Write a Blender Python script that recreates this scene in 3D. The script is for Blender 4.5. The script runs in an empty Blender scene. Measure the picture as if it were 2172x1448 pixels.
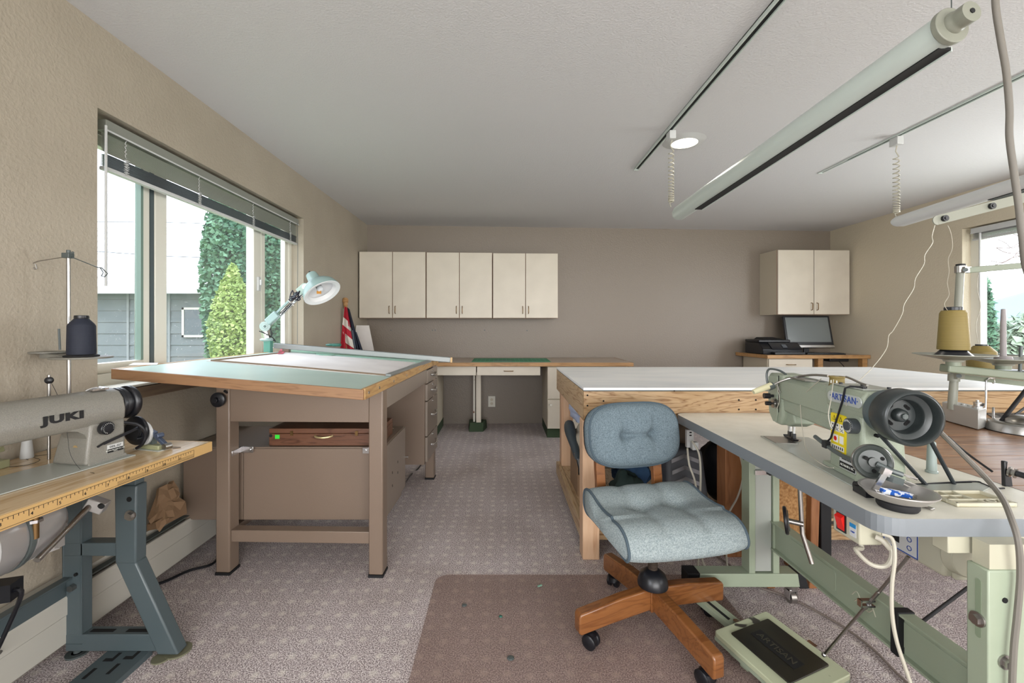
import bpy, bmesh, math, random
from mathutils import Vector as V, Matrix as M4, Euler
random.seed(7)
C = bpy.context.scene.collection
R = math.radians
F, CX, CY, CH = 910.0, 1066.0, 691.0, 1.194     # focal length in px, vanishing point, camera height
# ------------------------------------------------------------------ camera, world, lights, exposure
cam = bpy.data.cameras.new('camera'); co = bpy.data.objects.new('camera', cam); C.objects.link(co)
cam.sensor_width = 36; cam.lens = F/2172*36; cam.clip_start = .05; cam.clip_end = 3000
co.location = (0, 0, CH); co.rotation_euler = (R(90), 0, 0)
cam.shift_x = (1086-CX)/2172; cam.shift_y = -(724-CY)/2172
sc = bpy.context.scene; sc.camera = co
sc.view_settings.view_transform = 'Standard'; sc.view_settings.look = 'None'
sc.view_settings.exposure = 0.0; sc.view_settings.gamma = 1.0; sc.view_settings.use_curve_mapping = False
w = bpy.data.worlds.new('sky'); sc.world = w; w.use_nodes = True
nt = w.node_tree; bg = nt.nodes['Background']
tc = nt.nodes.new('ShaderNodeTexCoord'); sx = nt.nodes.new('ShaderNodeSeparateXYZ'); cr = nt.nodes.new('ShaderNodeValToRGB')
nt.links.new(tc.outputs['Generated'], sx.inputs[0]); nt.links.new(sx.outputs['Z'], cr.inputs[0])
cr.color_ramp.elements[0].position = 0.0; cr.color_ramp.elements[0].color = (.95, .97, 1, 1)
cr.color_ramp.elements[1].position = .8; cr.color_ramp.elements[1].color = (.62, .76, 1, 1)
nt.links.new(cr.outputs[0], bg.inputs[0]); bg.inputs[1].default_value = 4.2
def area(name, loc, rot, sx_, sy_, W, col):
    l = bpy.data.lights.new(name, 'AREA'); l.shape = 'RECTANGLE'; l.size = sx_; l.size_y = sy_; l.energy = W; l.color = col
    o = bpy.data.objects.new(name, l); C.objects.link(o); o.location = loc; o.rotation_euler = rot; return o
# unseen fill lamps, added at invented openings behind the camera and outside both windows
area('added_rear_fill', (1.2, -4.05, 1.3), (R(90), 0, 0), 4.6, 1.9, 230, (1, .985, .965))
area('added_left_rear_fill', (-1.70, -1.2, 1.5), (0, R(-90), 0), 1.1, 1.8, 60, (.93, .96, 1))
area('added_right_rear_fill', (4.20, -.6, 1.5), (0, R(90), 0), 1.1, 2.2, 50, (1, .98, .95))
area('right_window_daylight', (4.34, 2.55, 1.48), (0, R(90), 0), 1.05, 1.1, 55, (.95, .98, 1))
area('added_left_outside_fill', (-3.3, 2.7, 4.3), (0, R(-42), 0), 2.2, 3.0, 260, (.88, .94, 1))  # added lamp high out of view, strengthens the light through the left window
sun = bpy.data.lights.new('sun', 'SUN'); sun.energy = 1.6; sun.angle = R(3); sun.color = (1, .95, .85)
so = bpy.data.objects.new('sun', sun); C.objects.link(so); so.rotation_euler = (R(38), 0, R(-20))
# ------------------------------------------------------------------ helpers
def P(px, py, Y): return V(((px-CX)*Y/F, Y, CH-(py-CY)*Y/F))
def PZ(px, py, z):
    Y = (CH-z)*F/(py-CY); return V(((px-CX)*Y/F, Y, z))
def lin(c):
    if isinstance(c, str): c = tuple(int(c[i:i+2], 16)/255 for i in (0, 2, 4))
    return tuple((x/12.92 if x <= .04045 else ((x+.055)/1.055)**2.4) for x in c) + (1,)
class B:
    def __init__(s): s.b = bmesh.new()
    def _v(s, pts): return [s.b.verts.new(p) for p in pts]
    def f(s, vs):
        try: return s.b.faces.new(vs)
        except ValueError: return None
    def box(s, x0, y0, z0, x1, y1, z1):
        v = s._v([(x, y, z) for x in (x0, x1) for y in (y0, y1) for z in (z0, z1)])
        for q in ((0,1,3,2),(4,6,7,5),(0,4,5,1),(2,3,7,6),(0,2,6,4),(1,5,7,3)): s.f([v[i] for i in q])
        return s
    def obx(s, c, size, rot=(0,0,0)):
        m = M4.Translation(c) @ Euler(rot).to_matrix().to_4x4() @ M4.Diagonal((*size, 1))
        v = s._v([m @ V((x, y, z)) for x in (-.5,.5) for y in (-.5,.5) for z in (-.5,.5)])
        for q in ((0,1,3,2),(4,6,7,5),(0,4,5,1),(2,3,7,6),(0,2,6,4),(1,5,7,3)): s.f([v[i] for i in q])
        return s
    def hexa(s, p):      # 8 corners: bottom ring (4) then top ring (4)
        v = s._v(p)
        for q in ((3,2,1,0),(4,5,6,7),(0,1,5,4),(1,2,6,5),(2,3,7,6),(3,0,4,7)): s.f([v[i] for i in q])
        return s
    def beam(s, a, b, wd, h, up=(0,0,1)):
        a, b = V(a), V(b); d = (b-a).normalized(); u = V(up); sd = d.cross(u).normalized(); u = sd.cross(d)
        P8 = []
        for hh in (-h/2, h/2):
            P8 += [a-sd*wd/2+u*hh, b-sd*wd/2+u*hh, b+sd*wd/2+u*hh, a+sd*wd/2+u*hh]
        return s.hexa(P8)
    def lathe(s, prof, base=(0,0,0), axis=(0,0,1), n=24):
        axis = V(axis).normalized(); base = V(base)
        t = V((1,0,0)) if abs(axis.x) < .9 else V((0,1,0)); u = axis.cross(t).normalized(); w_ = axis.cross(u)
        rings = []
        for r, h in prof:
            c = base+axis*h
            rings.append([s.b.verts.new(c)] if r < 1e-6 else s._v([c+(u*math.cos(2*math.pi*k/n)+w_*math.sin(2*math.pi*k/n))*r for k in range(n)]))
        for a, b in zip(rings, rings[1:]):
            for k in range(n):
                k2 = (k+1) % n
                if len(a) == 1 and len(b) == 1: break
                if len(a) == 1: s.f([a[0], b[k], b[k2]])
                elif len(b) == 1: s.f([a[k], b[0], a[k2]])
                else: s.f([a[k], b[k], b[k2], a[k2]])
        return s
    def cyl(s, p0, p1, r, r2=None, n=20):
        p0, p1 = V(p0), V(p1); L = (p1-p0).length; r2 = r if r2 is None else r2
        return s.lathe([(0,0),(r,0),(r2,L),(0,L)], p0, p1-p0, n)
    def tube(s, pts, r, n=8, closed=False, caps=True):
        pts = [V(p) for p in pts]; N = len(pts); rings = []; prev = None
        for i, p in enumerate(pts):
            a = pts[(i-1) % N] if closed or i > 0 else p; b = pts[(i+1) % N] if closed or i < N-1 else p
            d = (b-a).normalized() if (b-a).length > 1e-9 else V((0,0,1))
            if prev is None:
                t = V((0,0,1)) if abs(d.z) < .9 else V((1,0,0)); u = d.cross(t).normalized()
            else:
                u = (prev-d*prev.dot(d)); u = u.normalized() if u.length > 1e-6 else d.orthogonal().normalized()
            prev = u; w_ = d.cross(u); rr = r[i] if isinstance(r, (list, tuple)) else r
            rings.append(s._v([p+(u*math.cos(2*math.pi*k/n)+w_*math.sin(2*math.pi*k/n))*rr for k in range(n)]))
        m = N if closed else N-1
        for i in range(m):
            a, b = rings[i], rings[(i+1) % N]
            for k in range(n): s.f([a[k], a[(k+1)%n], b[(k+1)%n], b[k]])
        if not closed and caps:
            s.f(rings[0][::-1]); s.f(rings[-1])
        return s
    def prism(s, pts, ax, t0, t1):   # polygon in the plane normal to axis ax ('x','y','z'), extruded t0..t1
        def mk(p, t): return {'x': (t, p[0], p[1]), 'y': (p[0], t, p[1]), 'z': (p[0], p[1], t)}[ax]
        a = s._v([mk(p, t0) for p in pts]); b = s._v([mk(p, t1) for p in pts]); n = len(pts)
        s.f(a[::-1]); s.f(b)
        for i in range(n): s.f([a[i], a[(i+1)%n], b[(i+1)%n], b[i]])
        return s
    def quad(s, *p): s.f(s._v(p)); return s
    def sph(s, c, r, n=16, m=10):
        c = V(c); r = (r, r, r) if not isinstance(r, (tuple, list)) else r
        o = B(); o.lathe([(math.sin(math.pi*i/m), -math.cos(math.pi*i/m)) for i in range(m+1)], n=n)
        mp = {v: s.b.verts.new((c.x+v.co.x*r[0], c.y+v.co.y*r[1], c.z+v.co.z*r[2])) for v in o.b.verts}
        for fc in o.b.faces: s.f([mp[v] for v in fc.verts])
        o.b.free(); return s
    def rot(s, m): s.b.transform(m); return s
def smooth_pts(pts, n=6):
    pts = [V(p) for p in pts]; out = []
    for i in range(len(pts)-1):
        p0, p1, p2, p3 = pts[max(i-1,0)], pts[i], pts[i+1], pts[min(i+2, len(pts)-1)]
        for k in range(n):
            t = k/n; out.append(.5*((2*p1)+(p2-p0)*t+(2*p0-5*p1+4*p2-p3)*t*t+(3*p1-p0-3*p2+p3)*t**3))
    return out+[pts[-1]]
WORLD = {}
def wm(o):
    if o is None: return M4.Identity(4)
    return WORLD[o.name]
def obj(name, b, mat, parent=None, bev=0, ang=40, kind=None, local=False, label=None, seg=2, flat=False):
    bmesh.ops.remove_doubles(b.b, verts=b.b.verts, dist=1e-6)
    bmesh.ops.recalc_face_normals(b.b, faces=b.b.faces)
    if parent is not None and not local: b.b.transform(wm(parent).inverted())
    me = bpy.data.meshes.new(name); b.b.to_mesh(me); b.b.free()
    if not flat:
        for p in me.polygons: p.use_smooth = True
        me.set_sharp_from_angle(angle=R(ang))
    me.materials.append(mat)
    o = bpy.data.objects.new(name, me); C.objects.link(o)
    if parent is not None: o.parent = parent
    WORLD[o.name] = wm(parent)
    if bev:
        m = o.modifiers.new('bevel', 'BEVEL'); m.width = bev; m.segments = seg; m.limit_method = 'ANGLE'; m.angle_limit = R(45)
        m.harden_normals = False
    if kind: o['kind'] = kind
    if label: o['label'] = label
    return o
def thing(name, label, cat, loc=(0,0,0), rz=0, group=None):
    o = bpy.data.objects.new(name, None); C.objects.link(o); o.location = loc; o.rotation_euler = (0, 0, rz); o.empty_display_size = .05
    o['label'] = label; o['category'] = cat
    if group: o['group'] = group
    WORLD[o.name] = M4.Translation(loc) @ M4.Rotation(rz, 4, 'Z'); return o
def tag(o, label, cat, group=None):
    o['label'] = label; o['category'] = cat
    if group: o['group'] = group
    return o
def struct(name, b, mat, **k):
    o = obj(name, b, mat, **k); o['kind'] = 'structure'; return o
def dup(root, loc, rz, label, group=None):
    r = root.copy(); C.objects.link(r); r.location = loc; r.rotation_euler = (0, 0, rz); r['label'] = label
    if group: r['group'] = group
    for ch in list(root.children):
        c = ch.copy(); C.objects.link(c); c.parent = r
        for g in list(ch.children):
            d = g.copy(); C.objects.link(d); d.parent = c
    return r
def text(name, s, size, mat, parent, loc, rot, depth=.0006, sx=1.0, label=None, bold=0, spc=1.0):
    cu = bpy.data.curves.new(name, 'FONT'); cu.body = s; cu.size = size; cu.align_x = 'CENTER'; cu.align_y = 'CENTER'
    cu.extrude = depth; cu.offset = bold; cu.space_character = spc; cu.resolution_u = 3
    t = bpy.data.objects.new(name, cu); C.objects.link(t); bpy.context.view_layer.update()
    me = bpy.data.meshes.new_from_object(t.evaluated_get(bpy.context.evaluated_depsgraph_get())); me.name = name
    bpy.data.objects.remove(t); bpy.data.curves.remove(cu)
    rm = rot if isinstance(rot, M4) else Euler(rot).to_matrix().to_4x4()
    me.transform(wm(parent).inverted() @ M4.Translation(loc) @ rm @ M4.Diagonal((sx, 1, 1, 1)))
    me.materials.clear(); me.materials.append(mat)
    o = bpy.data.objects.new(name, me); C.objects.link(o); o.parent = parent; WORLD[o.name] = wm(parent)
    if label: o['label'] = label
    return o
# ------------------------------------------------------------------ materials
def mat(name, col, rough=.5, metal=0, col2=None, nscale=20, bump=0, bscale=200, spec=.5, stretch=(1,1,1), det=3, mixw=(.35,.65), trans=0, alpha=None, coat=0, emit=None, bdist=.002):
    m = bpy.data.materials.new(name); m.use_nodes = True; n = m.node_tree; L = n.links; bs = n.nodes['Principled BSDF']
    bs.inputs['Base Color'].default_value = lin(col); bs.inputs['Roughness'].default_value = rough
    bs.inputs['Metallic'].default_value = metal; bs.inputs['Specular IOR Level'].default_value = spec
    if coat: bs.inputs['Coat Weight'].default_value = coat
    if trans: bs.inputs['Transmission Weight'].default_value = trans
    if emit: bs.inputs['Emission Color'].default_value = lin(emit[0]); bs.inputs['Emission Strength'].default_value = emit[1]
    if col2 or bump:
        t = n.nodes.new('ShaderNodeTexCoord'); mp = n.nodes.new('ShaderNodeMapping'); mp.inputs['Scale'].default_value = stretch
        L.new(t.outputs['Object'], mp.inputs[0])
    if col2:
        no = n.nodes.new('ShaderNodeTexNoise'); no.inputs['Scale'].default_value = nscale; no.inputs['Detail'].default_value = det
        L.new(mp.outputs[0], no.inputs[0]); r = n.nodes.new('ShaderNodeValToRGB')
        r.color_ramp.elements[0].position = mixw[0]; r.color_ramp.elements[1].position = mixw[1]
        r.color_ramp.elements[0].color = lin(col); r.color_ramp.elements[1].color = lin(col2)
        L.new(no.outputs['Fac'], r.inputs[0]); L.new(r.outputs[0], bs.inputs['Base Color'])
    if bump:
        no = n.nodes.new('ShaderNodeTexNoise'); no.inputs['Scale'].default_value = bscale; no.inputs['Detail'].default_value = 2
        L.new(mp.outputs[0], no.inputs[0]); bp = n.nodes.new('ShaderNodeBump'); bp.inputs['Strength'].default_value = bump; bp.inputs['Distance'].default_value = bdist
        L.new(no.outputs['Fac'], bp.inputs['Height']); L.new(bp.outputs[0], bs.inputs['Normal'])
    return m
def wood(name, c1, c2, c3, axis='x', scale=3, rough=.45, ring=14, coat=0):
    m = bpy.data.materials.new(name); m.use_nodes = True; n = m.node_tree; L = n.links; bs = n.nodes['Principled BSDF']
    bs.inputs['Roughness'].default_value = rough; bs.inputs['Coat Weight'].default_value = coat
    t = n.nodes.new('ShaderNodeTexCoord'); mp = n.nodes.new('ShaderNodeMapping')
    st = {'x': (.12, 1, 1), 'y': (1, .12, 1), 'z': (1, 1, .12)}[axis]; mp.inputs['Scale'].default_value = [a*scale for a in st]
    L.new(t.outputs['Object'], mp.inputs[0])
    no = n.nodes.new('ShaderNodeTexNoise'); no.inputs['Scale'].default_value = 2.2; no.inputs['Detail'].default_value = 4; no.inputs['Distortion'].default_value = .8
    L.new(mp.outputs[0], no.inputs[0])
    mu = n.nodes.new('ShaderNodeMath'); mu.operation = 'MULTIPLY'; mu.inputs[1].default_value = ring; L.new(no.outputs['Fac'], mu.inputs[0])
    fr = n.nodes.new('ShaderNodeMath'); fr.operation = 'PINGPONG'; fr.inputs[1].default_value = 1; L.new(mu.outputs[0], fr.inputs[0])
    r = n.nodes.new('ShaderNodeValToRGB'); L.new(fr.outputs[0], r.inputs[0]); e = r.color_ramp.elements
    e[0].position = 0; e[0].color = lin(c1); e[1].position = 1; e[1].color = lin(c2); x = e.new(.55); x.color = lin(c1)
    n2 = n.nodes.new('ShaderNodeTexNoise'); n2.inputs['Scale'].default_value = 25; n2.inputs['Detail'].default_value = 3; L.new(mp.outputs[0], n2.inputs[0])
    mx = n.nodes.new('ShaderNodeMix'); mx.data_type = 'RGBA'; mx.inputs['Factor'].default_value = .5
    r2 = n.nodes.new('ShaderNodeValToRGB'); r2.color_ramp.elements[0].position = .4; r2.color_ramp.elements[1].position = .7
    L.new(n2.outputs['Fac'], r2.inputs[0]); L.new(r2.outputs[0], mx.inputs['Factor'])
    mm = n.nodes.new('ShaderNodeMath'); mm.operation = 'MULTIPLY'; mm.inputs[1].default_value = .35; L.new(r2.outputs[0], mm.inputs[0]); L.new(mm.outputs[0], mx.inputs['Factor'])
    L.new(r.outputs[0], mx.inputs[6]); mx.inputs[7].default_value = lin(c3); L.new(mx.outputs[2], bs.inputs['Base Color'])
    return m
def carpet():
    m = bpy.data.materials.new('carpet'); m.use_nodes = True; n = m.node_tree; L = n.links; bs = n.nodes['Principled BSDF']
    bs.inputs['Roughness'].default_value = .95; bs.inputs['Specular IOR Level'].default_value = .1
    t = n.nodes.new('ShaderNodeTexCoord')
    no = n.nodes.new('ShaderNodeTexNoise'); no.inputs['Scale'].default_value = 210; no.inputs['Detail'].default_value = 2; L.new(t.outputs['Object'], no.inputs[0])
    r = n.nodes.new('ShaderNodeValToRGB'); e = r.color_ramp.elements; e[0].position = .36; e[0].color = lin('7a6f6f'); e[1].position = .66; e[1].color = lin('f0e8e6'); x = e.new(.5); x.color = lin('b9adac')
    L.new(no.outputs['Fac'], r.inputs[0])
    # loop-pile blossoms: small pale rosettes on a diagonal grid
    mp = n.nodes.new('ShaderNodeMapping'); mp.inputs['Scale'].default_value = (13, 13, 0); mp.inputs['Rotation'].default_value = (0, 0, R(0)); L.new(t.outputs['Object'], mp.inputs[0])
    vo = n.nodes.new('ShaderNodeTexVoronoi'); vo.voronoi_dimensions = '2D'; vo.inputs['Randomness'].default_value = .25; vo.inputs['Scale'].default_value = 1.0; L.new(mp.outputs[0], vo.inputs[0])
    r2 = n.nodes.new('ShaderNodeValToRGB'); e = r2.color_ramp.elements; e[0].position = .08; e[0].color = (.45,.45,.45,1); e[1].position = .26; e[1].color = (0,0,0,1)
    L.new(vo.outputs['Distance'], r2.inputs[0])
    mx = n.nodes.new('ShaderNodeMix'); mx.data_type = 'RGBA'; L.new(r2.outputs[0], mx.inputs['Factor']); L.new(r.outputs[0], mx.inputs[6]); mx.inputs[7].default_value = lin('ece4da')
    n3 = n.nodes.new('ShaderNodeTexNoise'); n3.inputs['Scale'].default_value = 2.2; L.new(t.outputs['Object'], n3.inputs[0])
    r3 = n.nodes.new('ShaderNodeValToRGB'); r3.color_ramp.elements[0].position = .3; r3.color_ramp.elements[0].color = (.82,.8,.78,1); r3.color_ramp.elements[1].position = .6; r3.color_ramp.elements[1].color = (1,1,1,1)
    L.new(n3.outputs['Fac'], r3.inputs[0])
    m2 = n.nodes.new('ShaderNodeMix'); m2.data_type = 'RGBA'; m2.blend_type = 'MULTIPLY'; m2.inputs['Factor'].default_value = 1; L.new(mx.outputs[2], m2.inputs[6]); L.new(r3.outputs[0], m2.inputs[7])
    L.new(m2.outputs[2], bs.inputs['Base Color'])
    bp = n.nodes.new('ShaderNodeBump'); bp.inputs['Strength'].default_value = .8; bp.inputs['Distance'].default_value = .004; L.new(no.outputs['Fac'], bp.inputs['Height']); L.new(bp.outputs[0], bs.inputs['Normal'])
    return m
def glass(name, dust=.035, tint=(1,1,1,1), specks=True, dcol=(.8,.85,.9,1)):
    m = bpy.data.materials.new(name); m.use_nodes = True; n = m.node_tree; L = n.links
    for k in list(n.nodes): n.nodes.remove(k)
    o = n.nodes.new('ShaderNodeOutputMaterial'); tr = n.nodes.new('ShaderNodeBsdfTransparent'); tr.inputs[0].default_value = tint
    gl = n.nodes.new('ShaderNodeBsdfGlossy'); gl.inputs['Roughness'].default_value = .02
    lw = n.nodes.new('ShaderNodeLayerWeight'); pw = n.nodes.new('ShaderNodeMath'); pw.operation = 'POWER'; pw.inputs[1].default_value = 4; L.new(lw.outputs['Facing'], pw.inputs[0])
    fr = n.nodes.new('ShaderNodeMath'); fr.operation = 'MULTIPLY_ADD'; fr.inputs[1].default_value = .4; fr.inputs[2].default_value = .02; L.new(pw.outputs[0], fr.inputs[0])
    a = n.nodes.new('ShaderNodeMixShader'); L.new(fr.outputs[0], a.inputs[0]); L.new(tr.outputs[0], a.inputs[1]); L.new(gl.outputs[0], a.inputs[2])
    last = a
    if specks:
        t = n.nodes.new('ShaderNodeTexCoord'); no = n.nodes.new('ShaderNodeTexNoise'); no.inputs['Scale'].default_value = 85; no.inputs['Detail'].default_value = 2
        L.new(t.outputs['Object'], no.inputs[0]); r = n.nodes.new('ShaderNodeValToRGB'); r.color_ramp.elements[0].position = .66; r.color_ramp.elements[1].position = .74
        sp = n.nodes.new('ShaderNodeSeparateXYZ'); L.new(t.outputs['Object'], sp.inputs[0])
        mr = n.nodes.new('ShaderNodeMapRange'); mr.inputs['From Min'].default_value = 1.5; mr.inputs['From Max'].default_value = .95; mr.inputs['To Min'].default_value = 0; mr.inputs['To Max'].default_value = .55
        L.new(sp.outputs['Z'], mr.inputs['Value']); L.new(no.outputs['Fac'], r.inputs[0])
        mu = n.nodes.new('ShaderNodeMath'); mu.operation = 'MULTIPLY'; L.new(r.outputs[0], mu.inputs[0]); L.new(mr.outputs[0], mu.inputs[1])
        ad = n.nodes.new('ShaderNodeMath'); ad.operation = 'ADD'; ad.inputs[1].default_value = dust; L.new(mu.outputs[0], ad.inputs[0])
        df = n.nodes.new('ShaderNodeBsdfDiffuse'); df.inputs[0].default_value = dcol
        b_ = n.nodes.new('ShaderNodeMixShader'); L.new(ad.outputs[0], b_.inputs[0]); L.new(a.outputs[0], b_.inputs[1]); L.new(df.outputs[0], b_.inputs[2]); last = b_
    L.new(last.outputs[0], o.inputs[0]); return m
K = {}
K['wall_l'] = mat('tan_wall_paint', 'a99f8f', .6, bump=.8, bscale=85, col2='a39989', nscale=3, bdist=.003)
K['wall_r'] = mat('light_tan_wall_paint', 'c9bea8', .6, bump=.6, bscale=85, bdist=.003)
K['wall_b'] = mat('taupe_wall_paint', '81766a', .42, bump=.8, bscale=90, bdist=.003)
K['ceil'] = mat('ceiling_paint', 'cecdce', .8, bump=.6, bscale=110, bdist=.003)
K['carpet'] = carpet()
K['vinyl'] = mat('window_vinyl', 'd9d6ca', .35)
K['green_seal'] = mat('green_vinyl', '6d8379', .4)
K['cream'] = mat('cream_laminate', 'cec5b5', .4, col2='c7beae', nscale=4)
K['creamdk'] = mat('cream_side', 'c4baa6', .45)
K['edge'] = mat('pink_core', '9c7f6c', .6)
K['oak'] = wood('oak_edging', 'a98052', '8d663d', 'b89262', 'x', 5)
K['oaky'] = wood('oak_edging_long', 'ae8a5a', '946f45', 'bd9a68', 'y', 5)
K['lam'] = mat('beige_laminate_top', 'b7a594', .3, col2='ae9c8b', nscale=30)
K['taupe'] = mat('taupe_enamel', '7b6a5c', .38, bump=.15, bscale=300, spec=.5)
K['taupe2'] = mat('grey_taupe_enamel', '84786d', .38)
K['mint'] = mat('mint_drafting_vinyl', 'b0c6bc', .35, col2='abc1b8', nscale=5)
K['brownedge'] = wood('maple_edging', '8a6749', '79583c', '97744f', 'x', 6)
K['paper'] = mat('paper', 'e2ddd9', .7, col2='d8d2ce', nscale=6)
K['chrome'] = mat('chrome', 'd0d0d0', .22, 1)
K['steel'] = mat('brushed_steel', 'a9a6a2', .32, 1, bump=.1, bscale=400)
K['alu'] = mat('aluminium_bar', '8f9392', .5, .6)
K['brass'] = mat('antique_brass', '7a5f3c', .35, .8)
K['ply'] = wood('plywood', 'a98a64', '7c5833', 'bfa683', 'x', 4.5, ring=22)
K['plyy'] = wood('plywood_y', 'b89c78', '8f6a42', 'cbb595', 'y', 4.5, ring=22)
K['pine'] = wood('pine_post', 'cfa988', 'b98a66', 'ddbf9f', 'z', 3, ring=8)
K['pine2'] = wood('stained_pine', '94623c', '80512f', 'a37350', 'z', 3)
K['white_top'] = mat('white_painted_board', 'e9e9e7', .4, col2='dddfdf', nscale=3, stretch=(1,4,1))
K['blue'] = mat('blue_tweed', '57646b', .95, col2='76848b', nscale=260, bump=.5, bscale=320, spec=.1, bdist=.001)
K['blue_seat'] = mat('worn_blue_tweed', '7a8688', .95, col2='9da6a6', nscale=240, bump=.5, bscale=320, spec=.1, bdist=.001)
K['pipe'] = mat('blue_piping', '46545d', .9)
K['cwood'] = wood('chair_oak', '80502a', '683c1c', '8f5f36', 'x', 5, .35, coat=.3)
K['black'] = mat('black_plastic', '14151a', .35)
K['blackm'] = mat('black_matte', '101013', .7)
K['dgrey'] = mat('dark_grey_enamel', '4c5352', .35)
K['teal'] = mat('teal_grey_steel', '4a5558', .35, bump=.1, bscale=60)
K['sage'] = mat('sage_green_enamel', '98a28d', .35, col2='939d88', nscale=5)
K['sagedk'] = mat('dark_sage_enamel', '79816f', .4)
K['sagel'] = mat('pale_sage_enamel', '85867a', .4)
K['cenam'] = mat('cream_enamel', 'b0ad99', .4)
K['art'] = mat('grey_green_machine_enamel', '98a08e', .42, col2='8e9785', nscale=500, bump=.2, bscale=350)
K['juki'] = mat('warm_grey_hammered_enamel', '858279', .38, col2='77746d', nscale=420, bump=.3, bscale=350)
K['jtop'] = wood('maple_laminate', 'c4aa86', 'ad8e64', 'cfb894', 'y', 6, .18, ring=9)
K['jedge'] = mat('yellow_maple_edge', 'bf9c66', .4)
K['grey_top'] = mat('ivory_laminate', 'e0ddd0', .35, col2='d7d4c6', nscale=12)
K['greyedge'] = mat('grey_rubber_edge', '72777b', .5)
K['bed'] = mat('machine_bed_grey', 'a9ada6', .3, .2)
K['lite'] = mat('white_tube_enamel', 'c2cbc6', .3)
K['lite2'] = mat('white_plastic', 'c3c4c3', .4)
K['cable'] = mat('grey_cable', '6f6a62', .6)
K['whitecord'] = mat('white_cord', 'b0ab9c', .5)
K['mat'] = None
K['glass'] = glass('dusty_window_glass')
K['glass2'] = glass('clear_window_glass', .03)
K['heater'] = mat('heater_enamel', 'b9b6ac', .4)
K['lampg'] = mat('lamp_sage_enamel', '93aba8', .3)
K['lampw'] = mat('lamp_inside_white', 'dcdcdc', .4)
K['red'] = mat('flag_red', 'b01c30', .8)
K['white'] = mat('white_cloth', 'd8d2c8', .8)
K['navy'] = mat('navy_cloth', '1c2233', .8)
K['cone'] = mat('navy_thread', '141926', .7, col2='1c2232', nscale=900, bump=.4, bscale=60, stretch=(.01,.01,12))
K['gold'] = mat('gold_thread', '75642f', .6, col2='85743f', nscale=60, stretch=(.01,.01,8), bump=.3, bscale=60)
K['plank'] = wood('worn_plank', '9a7355', '77523a', 'b09c8c', 'x', 3, .3)
K['matgreen'] = mat('green_cutting_mat', '1f7a52', .6)
K['cardboard'] = mat('cardboard', '85694e', .85)
K['dwood'] = wood('dark_wood_case', '664331', '4b2e20', '775440', 'x', 6, .35)
K['wicker'] = mat('wicker', '8f6438', .8, col2='b58a58', nscale=90, bump=1, bscale=90)
K['redswitch'] = mat('red_switch', 'd8201a', .3)
K['yellow'] = mat('yellow_sticker', 'e6cf1e', .5)
K['ink'] = mat('black_ink', '0c0c0e', .6)
K['blueink'] = mat('blue_ink', '2a4a9a', .5)
K['hole'] = mat('dark_hole', '050505', .9)
# ------------------------------------------------------------------ the room
WL, WR, DB = -1.64, 4.124, 5.2
def DBX(x): return 5.2+(x-WL)*.2/(WR-WL)          # depth of the back wall at x
struct('floor', B().box(-1.8, -4.2, -.06, 4.3, 5.6, 0), K['carpet'])
struct('ceiling', B().hexa([(-1.8,-4.2,2.417),(4.3,-4.2,2.417),(4.3,5.6,2.384),(-1.8,5.6,2.417),(-1.8,-4.2,2.5),(4.3,-4.2,2.5),(4.3,5.6,2.5),(-1.8,5.6,2.5)]), K['ceil'], flat=True)
def wall_x(name, x0, x1, y0, y1, oy0, oy1, oz0, oz1, m, ry0, ry1):  # second opening, behind the camera, is put in for the side fill lamp
    b = B(); b.box(x0, y0, 0, x1, ry0, 2.46).box(x0, ry1, 0, x1, oy0, 2.46).box(x0, ry0, 0, x1, ry1, oz0).box(x0, ry0, oz1, x1, ry1, 2.46); b.box(x0, oy1, 0, x1, y1, 2.46); b.box(x0, oy0, 0, x1, oy1, oz0); b.box(x0, oy0, oz1, x1, oy1, 2.46)
    return struct(name, b, m, flat=True)
wall_x('wall_left', -1.78, WL, -4.1, 5.2, 1.737, 3.537, .93, 2.078, K['wall_l'], -2.1, -.3)
wall_x('wall_right', WR, 4.28, -4.1, 5.42, 2.0, 3.85, .9, 2.065, K['wall_r'], -1.7, .5)
struct('wall_back', B().hexa([(-1.78,5.195,0),(4.28,5.405,0),(4.28,5.55,0),(-1.78,5.35,0),(-1.78,5.195,2.46),(4.28,5.405,2.46),(4.28,5.55,2.46),(-1.78,5.35,2.46)]), K['wall_b'], flat=True)
b = B(); b.box(-1.78,-4.24,0,-1.2,-4.1,2.46); b.box(3.6,-4.24,0,4.28,-4.1,2.46); b.box(-1.2,-4.24,2.3,3.6,-4.1,2.46); b.box(-1.2,-4.24,0,3.6,-4.1,.3)  # rear wall; its wide opening is put in for the fill lamp
struct('wall_rear', b, K['wall_l'], flat=True)
# nail holes of the back wall
for i, (px, py) in enumerate(((830,700),(918,700),(924,700),(1028,700),(1118,701))):
    p = P(px, py, DBX(0)-.008-.03*(px<900)); 
    obj('nail_hole', B().cyl((p.x, DBX(p.x)-.004, p.z), (p.x, DBX(p.x)+.002, p.z), .007, n=8), K['dgrey'], bpy.data.objects['wall_back'])
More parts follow.
